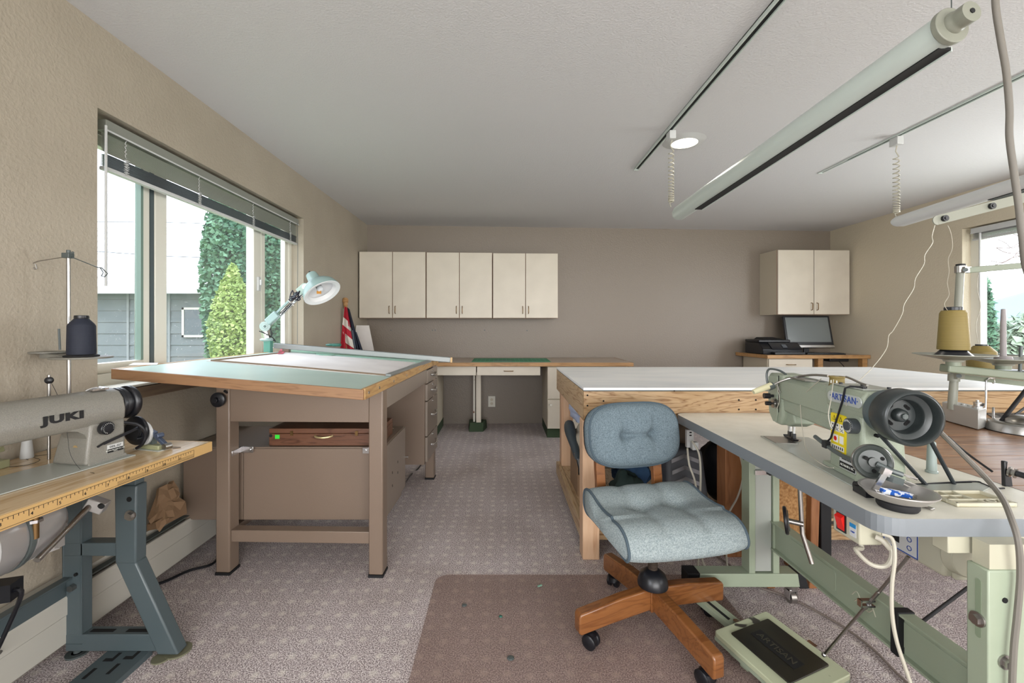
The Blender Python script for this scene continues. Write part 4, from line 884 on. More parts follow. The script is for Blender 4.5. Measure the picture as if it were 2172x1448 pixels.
# seat: rounded slab; outline in (y,z) swept across x with rounded ends
SX, SY = .232, .245
OX, OY = .030, .012
prof = [(.235,.425),(.238,.455),(.222,.482),(.18,.496),(.12,.492),(.05,.478),(-.03,.474),(-.10,.480),(-.16,.482),(-.205,.470),(-.238,.445),(-.25,.415),(-.24,.392),(-.215,.384),(-.1,.395),(.1,.40),(.2,.40)]
NP = len(prof)
tuft = [(-.075,.03),(.085,.03),(-.075,-.0),(.085,0)]
def seatf(u, v_):
    k = v_*NP; i = int(k) % NP; fr = k-int(k)
    p0, p1, p2, p3 = prof[(i-1)%NP], prof[i], prof[(i+1)%NP], prof[(i+2)%NP]
    y, z = [.5*(2*p1[c]+(p2[c]-p0[c])*fr+(2*p0[c]-5*p1[c]+4*p2[c]-p3[c])*fr**2+(3*p1[c]-p0[c]-3*p2[c]+p3[c])*fr**3) for c in (0,1)]
    x = (u*2-1); xs = x*SX
    edge = 1-.055*abs(x)**6-.0*abs(x)
    y2 = y*.88*edge*(1+(.07*(1-x*x) if y < -.1 else 0)); z2 = .43+(z-.43)*edge
    if z > .45:
        z2 += .012*(1-x*x)
        for tx in (-.08, .08):
            d2 = ((xs-tx)/.045)**2+((y-.02)/.05)**2; z2 -= .036*math.exp(-d2*1.3)
        z2 -= .009*math.exp(-((y-.02)/.03)**2)*(1-x*x)+.007*(math.exp(-((xs-.08)/.025)**2)+math.exp(-((xs+.08)/.025)**2))
        z2 += .012*x*x*(1 if y > -.1 else .2)
    return (xs+OX, y2+OY, z2)
bb, g_ = grid(seatf, 56, 102)
for side in (0, 56):
    ring = [g_[side][j] for j in range(102)]; sg = -1 if side == 0 else 1; cen = V((OX+sg*(SX+.022), OY, .44)); prev = ring
    for t_ in (.22,.5,.8):
        nr = [bb.b.verts.new(r.co.lerp(cen, t_*.99).__add__(V((sg*.014*math.sin(math.pi*min(t_*1.2,1)*.5),0,0)))) for r in ring]
        for j in range(102): bb.f([prev[j], prev[(j+1)%102], nr[(j+1)%102], nr[j]])
        prev = nr
    cv = bb.b.verts.new(cen)
    for j in range(102): bb.f([prev[j], prev[(j+1)%102], cv])
seat = obj('seat', bb.rot(SR), K['blue_seat'], ch, local=True, ang=80)
for u in (0.0, 1.0):
    obj('piping', B().tube([V(seatf(u, j/102)) for j in range(102)], .0055, 8, closed=True).rot(SR), K['pipe'], seat, local=True)
obj('seat_pan', B().prism(rrect(-.2+OX,-.2+OY,.2+OX,.19+OY,.04),'z',.398,.402).rot(SR), K['blackm'], ch, local=True)
# backrest: superellipse cushion facing front, leaning back slightly
BW, BH, BT = .222, .138, .075
bc = M4.Translation((.048,.262,.704)) @ M4.Rotation(R(-9),4,'X') @ M4.Rotation(R(4),4,'Z')
def outl(a, k=1): return (BW*k*sgn(math.cos(a), .62), BH*k*sgn(math.sin(a), .66))
bb = B(); rings = []; NR, NA = 16, 72
def bf(r, a):
    x, z = outl(a, r); y = -BT*(1-r**5)**.5*.62
    for tx in (-.072,.072):
        d2 = ((x-tx)/.03)**2+((z+.0)/.03)**2; y += .036*math.exp(-d2*1.4)
        y += .012*math.exp(-((x-tx)/.009)**2-((z-.02)/.09)**2)
    y += .014*math.exp(-(z/.010)**2-(x/.085)**4)
    return V((x, y-.03, z))
for i in range(NR+1):
    r = i/NR; rings.append([bb.b.verts.new(bf(0,0))] if i == 0 else [bb.b.verts.new(bf(r, 2*math.pi*k/NA)) for k in range(NA)])
for k in range(NA): bb.f([rings[0][0], rings[1][k], rings[1][(k+1)%NA]])
for i in range(1, NR):
    for k in range(NA): bb.f([rings[i][k], rings[i+1][k], rings[i+1][(k+1)%NA], rings[i][(k+1)%NA]])
prev = rings[-1]
for sc__, yy in ((1.03,-.018),(1.035,.0),(1.02,.018),(.97,.026),(.5,.03)):
    nr = [bb.b.verts.new((outl(2*math.pi*k/NA, sc__)[0], yy, outl(2*math.pi*k/NA, sc__)[1])) for k in range(NA)]
    for k in range(NA): bb.f([prev[k], nr[k], nr[(k+1)%NA], prev[(k+1)%NA]])
    prev = nr
bb.f(prev)
back = obj('backrest', bb.rot(SR @ bc), K['blue'], ch, local=True, ang=80)
obj('piping', B().tube([V((outl(2*math.pi*k/NA, 1.005)[0], -.030, outl(2*math.pi*k/NA, 1.005)[1])) for k in range(NA)], .005, 8, closed=True).rot(SR @ bc), K['pipe'], back, local=True)
obj('back_shell', B().prism([outl(2*math.pi*k/48, 1.0) for k in range(48)],'y',.0265,.036).rot(SR @ bc), K['blackm'], ch, local=True)
for x in (-.108, .168):
    obj('back_post', B().prism([(.235,.33),(.262,.33),(.268,.50),(.292,.66),(.285,.74),(.262,.74),(.262,.66),(.240,.50)],'x',x-.021,x+.021).rot(SR), K['cwood'], ch, local=True, bev=.003)
obj('post_bracket', B().box(-.108,.20,.345,.168,.234,.385).cyl((-.129,.2,.36),(-.133,.2,.36),.008,n=10).rot(SR), K['black'], ch, local=True)
# ------------------------------------------------------------------ green industrial sewing table
SZT = .75
st = thing('sewing_table','ivory-topped industrial sewing table on a sage green steel stand','table',(1.14,1.6,0))
outl_ = rrect(.875,.985,1.40,2.186,.05)
obj('table_top', B().prism(rrect(.8765,.9865,1.3985,2.1845,.049),'z',SZT-.038,SZT), K['grey_top'], st, ang=30)
bb = B()
for i in range(len(outl_)):
    a_, c_ = outl_[i], outl_[(i+1)%len(outl_)]; cx__, cy__ = 1.1375, 1.595
    ins = lambda p: (p[0]-(.0012 if p[0] > cx__ else -.0012), p[1]-(.0012 if p[1] > cy__ else -.0012))
    ai, ci = ins(a_), ins(c_)
    bb.hexa([(*a_,SZT-.040),(*c_,SZT-.040),(*ci,SZT-.040),(*ai,SZT-.040),(*a_,SZT-.003),(*c_,SZT-.003),(*ci,SZT+.0005),(*ai,SZT+.0005)])
obj('edge_band', bb, K['greyedge'], st, ang=50)
obj('edge_seam', B().box(1.228,.984,SZT-.04,1.2295,.9855,SZT-.003), K['hole'], st)
def column(y0, y1, inner):
    l = obj('leg', B().box(1.055,y0,.135,1.082,y1,.655).box(1.158,y0,.135,1.185,y1,.655).box(1.082,y1-.006,.135,1.158,y1,.655), K['sage'], st, bev=.002)
    obj('leg_sleeve', B().box(1.085,y0+.008,.14,1.155,y1-.01,.71), K['bed'] if inner else K['sage'], l, bev=.002)
    return l
lf = column(1.835, 1.895, True)
obj('clamp_plate', B().box(1.075,1.825,.56,1.125,1.836,.578), K['chrome'], lf); obj('clamp_bolt', B().cyl((1.135,1.82,.57),(1.135,1.84,.57),.012,n=6), K['blackm'], lf)
obj('side_bolt', B().cyl((1.046,1.865,.62),(1.056,1.865,.62),.009,n=6), K['chrome'], lf)
ln = obj('leg', B().box(1.07,.945,.135,1.195,.99,.655), K['sage'], st, bev=.003)
obj('leg_sleeve', B().box(1.078,.950,.655,1.187,.985,.71), K['cenam'], ln)
obj('leg_slot', B().prism([(.965+.006*math.cos(k*math.pi/8), z_+.006*math.sin(k*math.pi/8)) for k, z_ in [(k,.62) for k in range(0,9)]+[(k,.50) for k in range(8,17)]],'x',1.0692,1.071), mat('slot_shadow','7d8a72',.6), ln)
obj('leg_bolt', B().cyl((1.058,.965,.535),(1.071,.965,.535),.011,n=6).cyl((1.066,.965,.535),(1.0705,.965,.535),.016,n=16), K['steel'], ln)
obj('leg_bolt', B().cyl((1.106,.932,.455),(1.106,.946,.455),.011,n=6).cyl((1.106,.941,.455),(1.106,.9455,.455),.016,n=16), K['steel'], ln)
obj('leg_bolt', B().cyl((1.106,.9435,.59),(1.106,.946,.59),.006,n=10), K['hole'], ln)
for yy in (1.865, .967):
    ft = obj('foot', B().box(.835,yy-.033,.078,1.28,yy+.033,.135), K['sage'], st, bev=.003)
    obj('foot_cap', B().hexa([(.79,yy-.034,.072),(.836,yy-.034,.072),(.836,yy+.034,.072),(.79,yy+.034,.072),(.79,yy-.034,.137),(.845,yy-.034,.137),(.845,yy+.034,.137),(.79,yy+.034,.137)]), K['blackm'], ft, bev=.003)
    obj('foot_cap', B().hexa([(1.27,yy-.034,.072),(1.31,yy-.034,.072),(1.31,yy+.034,.072),(1.27,yy+.034,.072),(1.26,yy-.034,.137),(1.29,yy-.034,.137),(1.29,yy+.034,.137),(1.26,yy+.034,.137)]), K['blackm'], ft, bev=.003)
    for xx in (1.245, .86):
        y2 = yy-.012
        obj('caster', B().cyl((xx,y2,.066),(xx,y2,.08),.026,n=20).cyl((xx-.011,y2,.026),(xx+.011,y2,.026),.026,n=24), K['steel'], ft)
        obj('caster_fork', B().box(xx-.018,y2-.018,.02,xx-.013,y2+.018,.066).box(xx+.013,y2-.018,.02,xx+.018,y2+.018,.066).box(xx-.018,y2-.02,.056,xx+.018,y2+.02,.066), K['chrome'], ft, bev=.002)
cbm = obj('crossbeam', B().box(1.166,.995,.243,1.171,1.84,.352).box(1.150,.995,.352,1.195,1.84,.358).box(1.150,.995,.236,1.195,1.84,.243), K['sage'], st, bev=.001)
for y0_, y1_ in ((1.50,1.74),(1.06,1.30)): obj('pressed_panel', B().prism(rrect(y0_,.262,y1_,.335,.012),'x',1.1645,1.1662), K['sage'], cbm, bev=.0008)
obj('embossed_mark', B().tube(smooth_pts([(1.1655,1.43,.30),(1.1655,1.41,.32),(1.1655,1.385,.29),(1.1655,1.36,.315),(1.1655,1.34,.285)]), .0018, 5).tube(smooth_pts([(1.1655,1.42,.285),(1.1655,1.395,.305),(1.1655,1.37,.283),(1.1655,1.35,.30)]), .0018, 5), K['cenam'], cbm)
obj('rubber_strap', B().box(1.147,1.245,.232,1.198,1.27,.362), K['blackm'], cbm, bev=.002)
obj('top_rail', B().box(1.03,.992,.668,1.395,1.03,.7095), K['cenam'], st, bev=.002); obj('top_rail', B().box(1.03,1.84,.668,1.38,1.88,.7095), K['cenam'], st)
obj('brace_rod', B().cyl((1.197,1.27,.285),(1.56,1.44,.315),.005), K['blackm'], st)
# servo motor
mo = obj('motor_housing', B().prism([(1.095,.552),(1.285,.556),(1.285,.705),(1.075,.705)],'x',1.125,1.20), K['cenam'], st, bev=.008, seg=3)
obj('motor_cap', B().cyl((1.17,1.07,.615),(1.17,1.094,.615),.05,.055,n=28).box(1.145,1.083,.552,1.205,1.095,.70), K['cenam'], mo, bev=.002)
obj('motor_body', B().cyl((1.20,1.19,.64),(1.30,1.19,.64),.055,n=28), K['black'], mo)
obj('display_label', B().box(1.1235,1.16,.560,1.1248,1.265,.625), K['lite2'], mo, label='white control label with blue border')
bb = B()
for y0_, z0_, y1_, z1_ in ((1.16,.560,1.163,.625),(1.262,.560,1.265,.625),(1.16,.560,1.265,.563),(1.16,.622,1.265,.625)): bb.box(1.1228,y0_,z0_,1.1234,y1_,z1_)
obj('label_border', bb, K['blueink'], mo); obj('display_window', B().box(1.1226,1.215,.580,1.1234,1.24,.605), K['ink'], mo)
for dz_ in (-.012,.012): obj('button', B().lathe([(.0055,0),(.007,0),(.007,.001),(.0055,.001)],(1.1234,1.185,.592+dz_),(-1,0,0),14), K['blueink'], mo)
# control box with red switch
cx = obj('switch_box', B().box(.897,1.078,.642,.955,1.165,.7095), K['cenam'], st, bev=.004)
obj('switch_frame', B().box(.8945,1.119,.652,.8975,1.150,.70), K['black'], cx)
obj('red_switch', B().prism([(.8945,.656),(.8945,.697),(.885,.690),(.8895,.676)],'y',1.123,1.146), K['redswitch'], cx, label='red rocker switch')
obj('blue_sticker', B().box(.8962,1.088,.655,.8972,1.108,.688), K['lite2'], cx); obj('sticker_band', B().box(.8956,1.088,.678,.8962,1.108,.688), mat('sticker_blue','1f7fb8',.5), cx)
text('sticker_text','110V',.006,K['blueink'],cx,(.8955,1.098,.667),M4(((0,0,-1,0),(-1,0,0,0),(0,1,0,0),(0,0,0,1))))
# knee lifter
kn = obj('knee_lifter', B().box(.985,1.50,.685,1.03,1.56,.7095).box(1.03,1.50,.66,1.06,1.53,.69).cyl((.975,1.52,.68),(.99,1.52,.68),.014), K['dgrey'], st, bev=.003)
obj('lifter_rod', B().tube([(1.045,1.51,.66),(1.045,1.50,.52),(1.045,1.495,.47),(1.06,1.47,.38)], .0075, 10), K['steel'], kn)
obj('knee_pad', B().lathe([(0,-.006),(.043,-.006),(.047,-.003),(.047,.003),(.043,.006),(0,.006)],(1.0,1.515,.508),(.85,-.52,.1),32), K['black'], kn)
obj('pad_face', B().lathe([(0,.0),(.035,0),(.035,.003),(0,.003)],V((1.0,1.515,.508))+V((.85,-.52,.1))*.0065,(.85,-.52,.1),28), K['dgrey'], kn)
obj('pad_hub', B().cyl((1.0,1.515,.508),(1.045,1.492,.505),.009,n=12), K['steel'], kn)
# pedal rod
pr_ = thing('pedal_rod','thin steel linkage rod running from the green foot pedal up to the motor','rod',(1.1,1.45,.1))
ra, rb = P(1748,1388,1.445), V((1.135,1.20,.549))
obj('lower_rod', B().cyl(ra, ra.lerp(rb,.68), .0042, n=10), K['steel'], pr_); obj('upper_rod', B().cyl(ra.lerp(rb,.5)+V((.008,0,.004)), rb, .0042, n=10), K['steel'], pr_)
cl = ra.lerp(rb,.575); obj('rod_clamp', B().box(cl.x-.028,cl.y-.008,cl.z-.01,cl.x+.014,cl.y+.006,cl.z-.005).box(cl.x-.028,cl.y-.008,cl.z+.006,cl.x+.014,cl.y+.006,cl.z+.011).box(cl.x-.03,cl.y-.008,cl.z-.01,cl.x-.026,cl.y+.006,cl.z+.011), K['chrome'], pr_)
obj('ball_joint', B().sph(ra,.008), K['chrome'], pr_)
# foot pedal
pdl = thing('foot_pedal','worn sage green treadle pedal with black rubber pad','pedal',(.955,1.50,0),R(21))
TT = M4.Translation((0,0,.055)) @ M4.Rotation(R(4),4,'X') @ M4.Rotation(R(-2),4,'Y')
worn = mat('worn_sage','b4b99b',.4,col2='3f3a35',nscale=7,mixw=(.66,.68))
obj('plate', B().prism(rrect(-.135,-.16,.135,.14,.012),'z',-.008,.012).rot(TT), worn, pdl, local=True, bev=.003)
obj('plate_skirt', B().box(-.133,-.158,-.022,-.127,.138,-.008).box(.127,-.158,-.022,.133,.138,-.008).box(-.133,-.158,-.022,.133,-.152,-.008).rot(TT), K['sage'], pdl, local=True)
obj('rubber_pad', B().prism(rrect(-.092,-.115,.098,.105,.006),'z',.0125,.018).rot(TT), mat('worn_rubber','15130f',.45,col2='2a2519',nscale=6), pdl, local=True, bev=.002)
obj('name_tablet', B().box(-.03,-.085,.0182,.02,.075,.0195).rot(TT), K['ink'], pdl, local=True)
nm = text('raised_name','ARTISAN',.034,mat('raised_rubber','3a362b',.5),pdl,(0,0,0),(0,0,0),depth=.0009)
nm.data.transform(wm(pdl)); nm.data.transform(TT @ M4.Translation((-.005,-.005,.0198)) @ M4.Rotation(R(-90),4,'Z'))
obj('pivot_block', B().box(-.11,.02,-.055,.11,.05,-.02), K['sage'], pdl, local=True)
obj('support_leg', B().box(-.10,-.10,-.055,-.08,.10,-.046).box(.08,-.10,-.055,.10,.10,-.046), K['sage'], pdl, local=True)
for o in list(pdl.children): 
    pass
obj('rod_lug', B().obx(V((.145,-.02,-.004)),(.04,.03,.004)).rot(TT), K['chrome'], pdl, local=True)
obj('mounting_arm', B().beam((.0,.14,.045),(-.035,.345,.085),.055,.006).beam((.028,.14,.038),(-.005,.345,.078),.004,.02).beam((-.028,.14,.038),(-.065,.345,.078),.004,.02), K['sage'], pdl, local=True)
obj('arm_slot', B().beam((-.012,.18,.0565),(-.028,.28,.076),.012,.002), K['hole'], pdl, local=True)
obj('arm_bolt', B().cyl((-.005,.155,.05),(-.005,.155,.066),.012,n=6), K['chrome'], pdl, local=True)
for o in pdl.children:
    if o.name.startswith(('pivot_block','support_leg')): o.data.transform(M4.Translation((0,0,.056)))
# ------------------------------------------------------------------ the green sewing machine
MA = R(-7.5); MO = V((1.068,1.273,SZT))
sm = thing('sewing_machine','grey-green walking-foot sewing machine with big dished handwheel','sewing machine',MO,MA)
MW = M4.Translation(MO) @ M4.Rotation(MA,4,'Z')
def so_(name, b_, m, par=sm, **k): return obj(name, b_, m, par, local=True, **k)
LFT = M4(((0,0,-1,0),(-1,0,0,0),(0,1,0,0),(0,0,0,1)))
def stext(name, s, size, m, loc, par=sm, **k): return text(name, s, size, m, par, (0,0,0), MW @ M4.Translation(loc) @ LFT, **k)
so_('bed', B().box(-.092,-.125,.0005,.086,.44,.004), K['bed'], bev=.001)
so_('slide_plate', B().box(-.085,.33,.0042,-.01,.43,.0055), K['steel'])
so_('needle_plate', B().lathe([(0,.004),(.03,.004),(.032,.0058),(0,.006)],(.0,.388,0),n=28), K['steel'])
so_('pillar', B().hexa([(-.056,-.082,.004),(.062,-.082,.004),(.062,.062,.004),(-.056,.062,.004),(-.052,-.08,.205),(.055,-.08,.205),(.055,.06,.205),(-.052,.06,.205)]), K['art'], bev=.010, seg=3)
so_('pillar_foot', B().box(-.06,-.09,.004,.066,.088,.018), K['art'], bev=.003)
so_('upper_block', B().prism([(-.056,.196),(.058,.196),(.060,.245),(.050,.262),(-.048,.262),(-.060,.245)],'y',-.096,.075), K['art'], bev=.007, seg=3)
so_('shoulder', B().hexa([(-.052,-.08,.185),(.054,-.08,.185),(.054,.064,.185),(-.052,.064,.185),(-.058,-.094,.212),(.058,-.094,.212),(.058,.073,.212),(-.058,.073,.212)]), K['art'], bev=.003)
so_('arm', B().prism([(-.052,.163),(.05,.163),(.052,.225),(.042,.250),(-.036,.252),(-.052,.235)],'y',.07,.37), K['art'], bev=.006, seg=3)
so_('arm_belly', B().hexa([(-.044,.055,.112),(.044,.055,.112),(.044,.375,.118),(-.044,.375,.118),(-.047,.055,.168),(.047,.055,.168),(.047,.375,.168),(-.047,.375,.168)]), K['art'], bev=.010, seg=3)
so_('head', B().prism([(.355,.10),(.372,.062),(.425,.062),(.462,.10),(.470,.17),(.468,.245),(.455,.256),(.355,.256)],'x',-.050,.050), K['art'], bev=.010, seg=3)
so_('face_plate', B().prism([(.385,.105),(.395,.07),(.42,.068),(.452,.10),(.460,.17),(.458,.24),(.44,.248),(.385,.248)],'x',-.0545,-.050), K['art'], bev=.002)
so_('head_seam', B().box(-.0515,.3815,.11,-.0495,.3835,.252), K['hole'])
so_('needle_guard', B().prism([(.30,.085),(.345,.065),(.375,.064),(.375,.12),(.31,.12)],'x',-.035,.035), K['art'], bev=.006)
so_('needle_bar', B().cyl((.0,.375,.03),(.0,.375,.07),.0045,n=12), K['chrome']); so_('presser_bar', B().cyl((0,.402,.03),(0,.402,.07),.0055,n=12), K['chrome']); so_('presser_bar', B().cyl((0,.413,.02),(0,.413,.065),.003,n=12), K['chrome'])
so_('presser_foot', B().box(-.006,.370,.012,.006,.386,.032).box(-.006,.394,.014,.006,.41,.034).prism([(.355,.013),(.362,.006),(.43,.006),(.438,.014),(.43,.0095),(.40,.012)],'x',-.009,.009), K['black'], bev=.001)
so_('needle', B().cyl((0,.378,.006),(0,.378,.04),.0009,n=6), K['chrome'])
# tension knobs on face
def knob(name, y, z, r, L_, m, x0=-.054, par=sm):
    return so_(name, B().lathe([(0,0),(r*.5,0),(r*.5,L_*.35),(r,L_*.4),(r*.96,L_),(0,L_)],(x0,y,z),(-1,0,0),20), m, par)
knob('tension_knob', .415, .168, .011, .036, K['black'])
so_('tension_disc', B().lathe([(0,0),(.019,0),(.019,.004),(.012,.006),(.012,.010),(.017,.011),(.017,.014),(0,.014)],(-.054,.395,.142),(-1,0,0),24), K['steel'])
knob('tension_nut', .395, .142, .008, .03, K['black'], -.062)
so_('check_spring', B().tube([(-.066,.395+.016*math.cos(k*.5),.142+.016*math.sin(k*.5)) for k in range(11)], .0012, 5), K['chrome'])
so_('thread_guide', B().tube(smooth_pts([(-.056,.375,.23),(-.06,.37,.20),(-.062,.355,.18),(-.06,.36,.15),(-.06,.378,.125)]), .0014, 5), K['whitecord'])
so_('guide_hook', B().beam((-.058,.38,.222),(-.058,.355,.19),.003,.006), K['chrome'])
so_('lever_guard', B().tube(smooth_pts([(-.056,.452,.195),(-.058,.462,.23),(-.056,.463,.258),(-.05,.45,.271),(-.04,.40,.270),(-.03,.37,.258)]), .004, 6), K['dgrey'])
so_('top_cover', B().box(-.046,-.075,.2625,.044,.06,.266), K['bed'], bev=.001)
so_('top_cover', B().box(-.040,.20,.2525,.02,.33,.254), K['dgrey'], bev=.001); so_('oil_plate', B().hexa([(-.052,.2,.253),(-.012,.2,.253),(-.012,.30,.253),(-.052,.30,.253),(-.056,.2,.260),(-.02,.2,.255),(-.02,.30,.255),(-.056,.30,.258)]), K['steel'])
for x_, y_ in ((-.035,-.06),(.03,-.06),(-.035,.04),(.0,.0)): so_('screw', B().cyl((x_,y_,.2655),(x_,y_,.271),.005,n=10), K['black'])
for y_, z_ in ((-.085,.235),(-.082,.14),(-.083,.092)): so_('bore_hole', B().cyl((-.02,y_-.001,z_),(-.02,y_-.0095,z_),.005,n=12), K['hole'])
# name plate, sticker, dial, rating plate
so_('name_plate', B().prism([(y_,z_) for y_,z_ in rrect(-.093,.213,.058,.245,.0155)],'x',-.0625,-.0585), mat('name_plate','b9c0bd',.3,.3), bev=.001)
stext('name_lettering','·ARTiSAN·',.027,K['blueink'],(-.0628,-.0175,.230),bold=.0002,spc=1.05)
_so=so_
def so_(n_,b2,m_,par=sm,**k): return _so(n_,b2.rot(M4.Translation((0,-.022,0))),m_,par,**k)
so_('warning_sticker', B().prism(rrect(.004,.062,.070,.178,.006),'x',-.0585,-.0535), K['yellow'])
wp = mat('sticker_white','e8e8e0',.5)
so_('sticker_marks', B().prism([(.060,.158),(.046,.158),(.053,.172)],'x',-.0592,-.0586).prism([(.030,.158),(.016,.158),(.023,.172)],'x',-.0592,-.0586), K['ink'])
so_('sticker_triangle', B().prism([(.0575,.1595),(.0485,.1595),(.053,.169)],'x',-.0594,-.0593).prism([(.0275,.1595),(.0185,.1595),(.023,.169)],'x',-.0594,-.0593), K['yellow'], kind='stuff')
bb = B()
for k in range(3): bb.box(-.0592,.008+k*.021,.125,-.0586,.026+k*.021,.150)
bb.box(-.0592,.034,.092,-.0586,.058,.115).box(-.0592,.01,.092,-.0586,.028,.115).box(-.0592,.008,.070,-.0586,.066,.084)
so_('sticker_panels', bb, wp)
bb = B()
for k in range(3): bb.beam((-.0594,.010+k*.021,.127),(-.0594,.024+k*.021,.137),.0006,.0015,(1,0,0)).beam((-.0594,.024+k*.021,.127),(-.0594,.010+k*.021,.137),.0006,.0015,(1,0,0)).cyl((-.0592,.017+k*.021,.144),(-.0595,.017+k*.021,.144),.003,n=8)
for k in range(6): bb.box(-.0595,.012+k*.009,.073,-.0592,.016+k*.009,.081)
so_('sticker_figures', bb, K['ink'], kind='stuff'); so_('red_dot', B().cyl((-.0592,.047,.103),(-.0596,.047,.103),.007,n=14), K['redswitch'])
so_=_so
so_('stitch_dial', B().lathe([(0,0),(.0215,0),(.0215,.004),(.0215,.020),(.0195,.022),(.012,.022),(.012,.026),(0,.026)],(-.053,-.055,.158),(-1,0,0),32), mat('dial_grey','3a3f42',.45), label='dark stitch-length dial')
bb = B()
for k in range(22):
    a = 2*math.pi*k/22; bb.beam((-.0752,-.055+.013*math.cos(a),.158+.013*math.sin(a)),(-.0752,-.055+.0185*math.cos(a),.158+.0185*math.sin(a)),.0006,.0012,(1,0,0))
so_('dial_marks', bb, wp)
so_('rating_plate', B().box(-.0585,-.062,.022,-.0555,.006,.060), K['lite2']); so_('rating_band', B().box(-.0588,-.062,.024,-.0585,.006,.042), K['ink'])
stext('rating_text','ACN618-1-SC',.010,wp,(-.0591,-.028,.033)); stext('rating_text','SEWING MACHINE',.0055,K['ink'],(-.0588,-.028,.051))
so_('pilot_hole', B().cyl((-.056,.048,.062),(-.0585,.048,.062),.004,n=10), mat('rust_red','7d3b34',.6))
tl = obj('blue_label', B().prism([tuple(PZ(*q,.75).xy) for q in ((1753,989),(1780,1009),(1800,1007),(1766,988))],'z',.7502,.7508), mat('label_blue','33508f',.5)); tag(tl,'blue and white label stuck on the table beside the machine pillar','label')
# reverse lever, elastic cord
so_('reverse_lever', B().tube(smooth_pts([(-.075,.10,.088),(-.072,.05,.075),(-.070,0,.066),(-.066,-.05,.062),(-.058,-.10,.065)]), .0065, 8), K['dgrey'])
so_('elastic_cord', B().tube([(-.02,-.05,.268),(-.052,-.03,.268),(-.064,-.028,.262),(-.066,-.02,.225),(-.066,.035,.10),(-.072,.045,.085)], .0028, 8).obx((-.073,.046,.078),(.014,.02,.022)), K['black'])
# handwheel and winder
ax = (0,-1,0)
so_('wheel_drum', B().lathe([(0,.0),(.046,0),(.060,.004),(.062,.012),(.062,.038),(0,.038)],(.0,-.088,.208),ax,48), mat('blue_grey_paint','4b585b',.35), bev=.001)
hw = so_('handwheel', B().lathe([(.0,.02),(.058,.02),(.068,.024),(.0715,.032),(.0715,.078),(.069,.084),(.064,.086),(.060,.082),(.058,.060),(.046,.056),(.044,.054),(.044,.045),(.041,.030),(.018,.030),(.016,.044),(.012,.048),(.0,.048)],(0,-.105,.208),ax,64), mat('dark_wheel_enamel','2e3333',.33), ang=50)
for k in range(4):
    a = R(45+90*k); c_ = V((.029*math.cos(a), -.1352, .208+.029*math.sin(a))); tdir = V((-math.sin(a),0,math.cos(a)))
    so_('wheel_slot', B().cyl(c_+tdir*.005, c_+tdir*.005+V((0,-.0012,0)), .0042, n=12).cyl(c_-tdir*.005, c_-tdir*.005+V((0,-.0012,0)), .0042, n=12).beam(c_-tdir*.005+V((0,-.0006,0)), c_+tdir*.005+V((0,-.0006,0)), .0012,.0084,(math.cos(a),0,math.sin(a))), K['hole'], hw)
so_('hub_nut', B().cyl((0,-.153,.208),(0,-.160,.208),.0075,n=6).cyl((0,-.159,.208),(0,-.1605,.208),.005,n=12), K['dgrey'], hw)
wc_ = V((-.078,-.155,.088))
so_('winder_pulley', B().lathe([(0,0),(.040,0),(.044,.003),(.044,.010),(.040,.013),(.034,.011),(.030,.008),(.012,.010),(.012,.02),(0,.02)],wc_,(-.25,-.95,.1),36), mat('dark_pulley','343936',.35), label='spoked bobbin winder pulley')
so_('pulley_rim', B().lathe([(.0435,.002),(.0450,.004),(.0450,.009),(.0435,.011)],wc_,(-.25,-.95,.1),36), K['steel'])
for k in range(3):
    a = R(30+120*k); so_('pulley_hole', B().cyl(wc_+V((.022*math.cos(a),-.0088,.022*math.sin(a))), wc_+V((.022*math.cos(a)-.001,-.0135,.022*math.sin(a))), .005, n=10), K['hole'])
so_('winder_base', B().hexa([(-.09,-.16,.0),(-.02,-.16,.0),(-.02,-.10,.0),(-.09,-.10,.0),(-.075,-.15,.06),(-.04,-.15,.06),(-.04,-.10,.06),(-.075,-.10,.06)]), K['art'], bev=.004)
so_('winder_arm', B().tube([(wc_.x,wc_.y-.02,wc_.z),(wc_.x+.02,wc_.y-.035,wc_.z-.012),(wc_.x+.045,wc_.y-.04,wc_.z-.02)], .007, 8).obx(wc_+V((.02,-.045,-.03)),(.03,.03,.016),(0,.3,.2)), K['dgrey'])
so_('winder_spring', B().tube([(wc_.x+.045,wc_.y-.04,wc_.z-.018),(wc_.x+.075,wc_.y-.045,wc_.z-.028)], .0035, 6).tube([(wc_.x+.04,wc_.y-.04,wc_.z-.03),(wc_.x+.078,wc_.y-.05,wc_.z-.045)], .002, 6).tube([(wc_.x+.04,wc_.y-.04,wc_.z-.04),(wc_.x+.08,wc_.y-.05,wc_.z-.058)], .002, 6), K['steel'])
so_('winder_lever', B().beam(wc_+V((-.02,-.04,-.065)), wc_+V((.0,-.045,-.02)), .008,.012).obx(wc_+V((.002,-.047,-.012)),(.018,.014,.018),(0,.4,0)), K['chrome'])
so_('winder_knob', B().cyl((-.10,-.13,.012),(-.085,-.13,.012),.013,n=16).obx((-.10,-.16,.01),(.02,.05,.016)), K['black'])
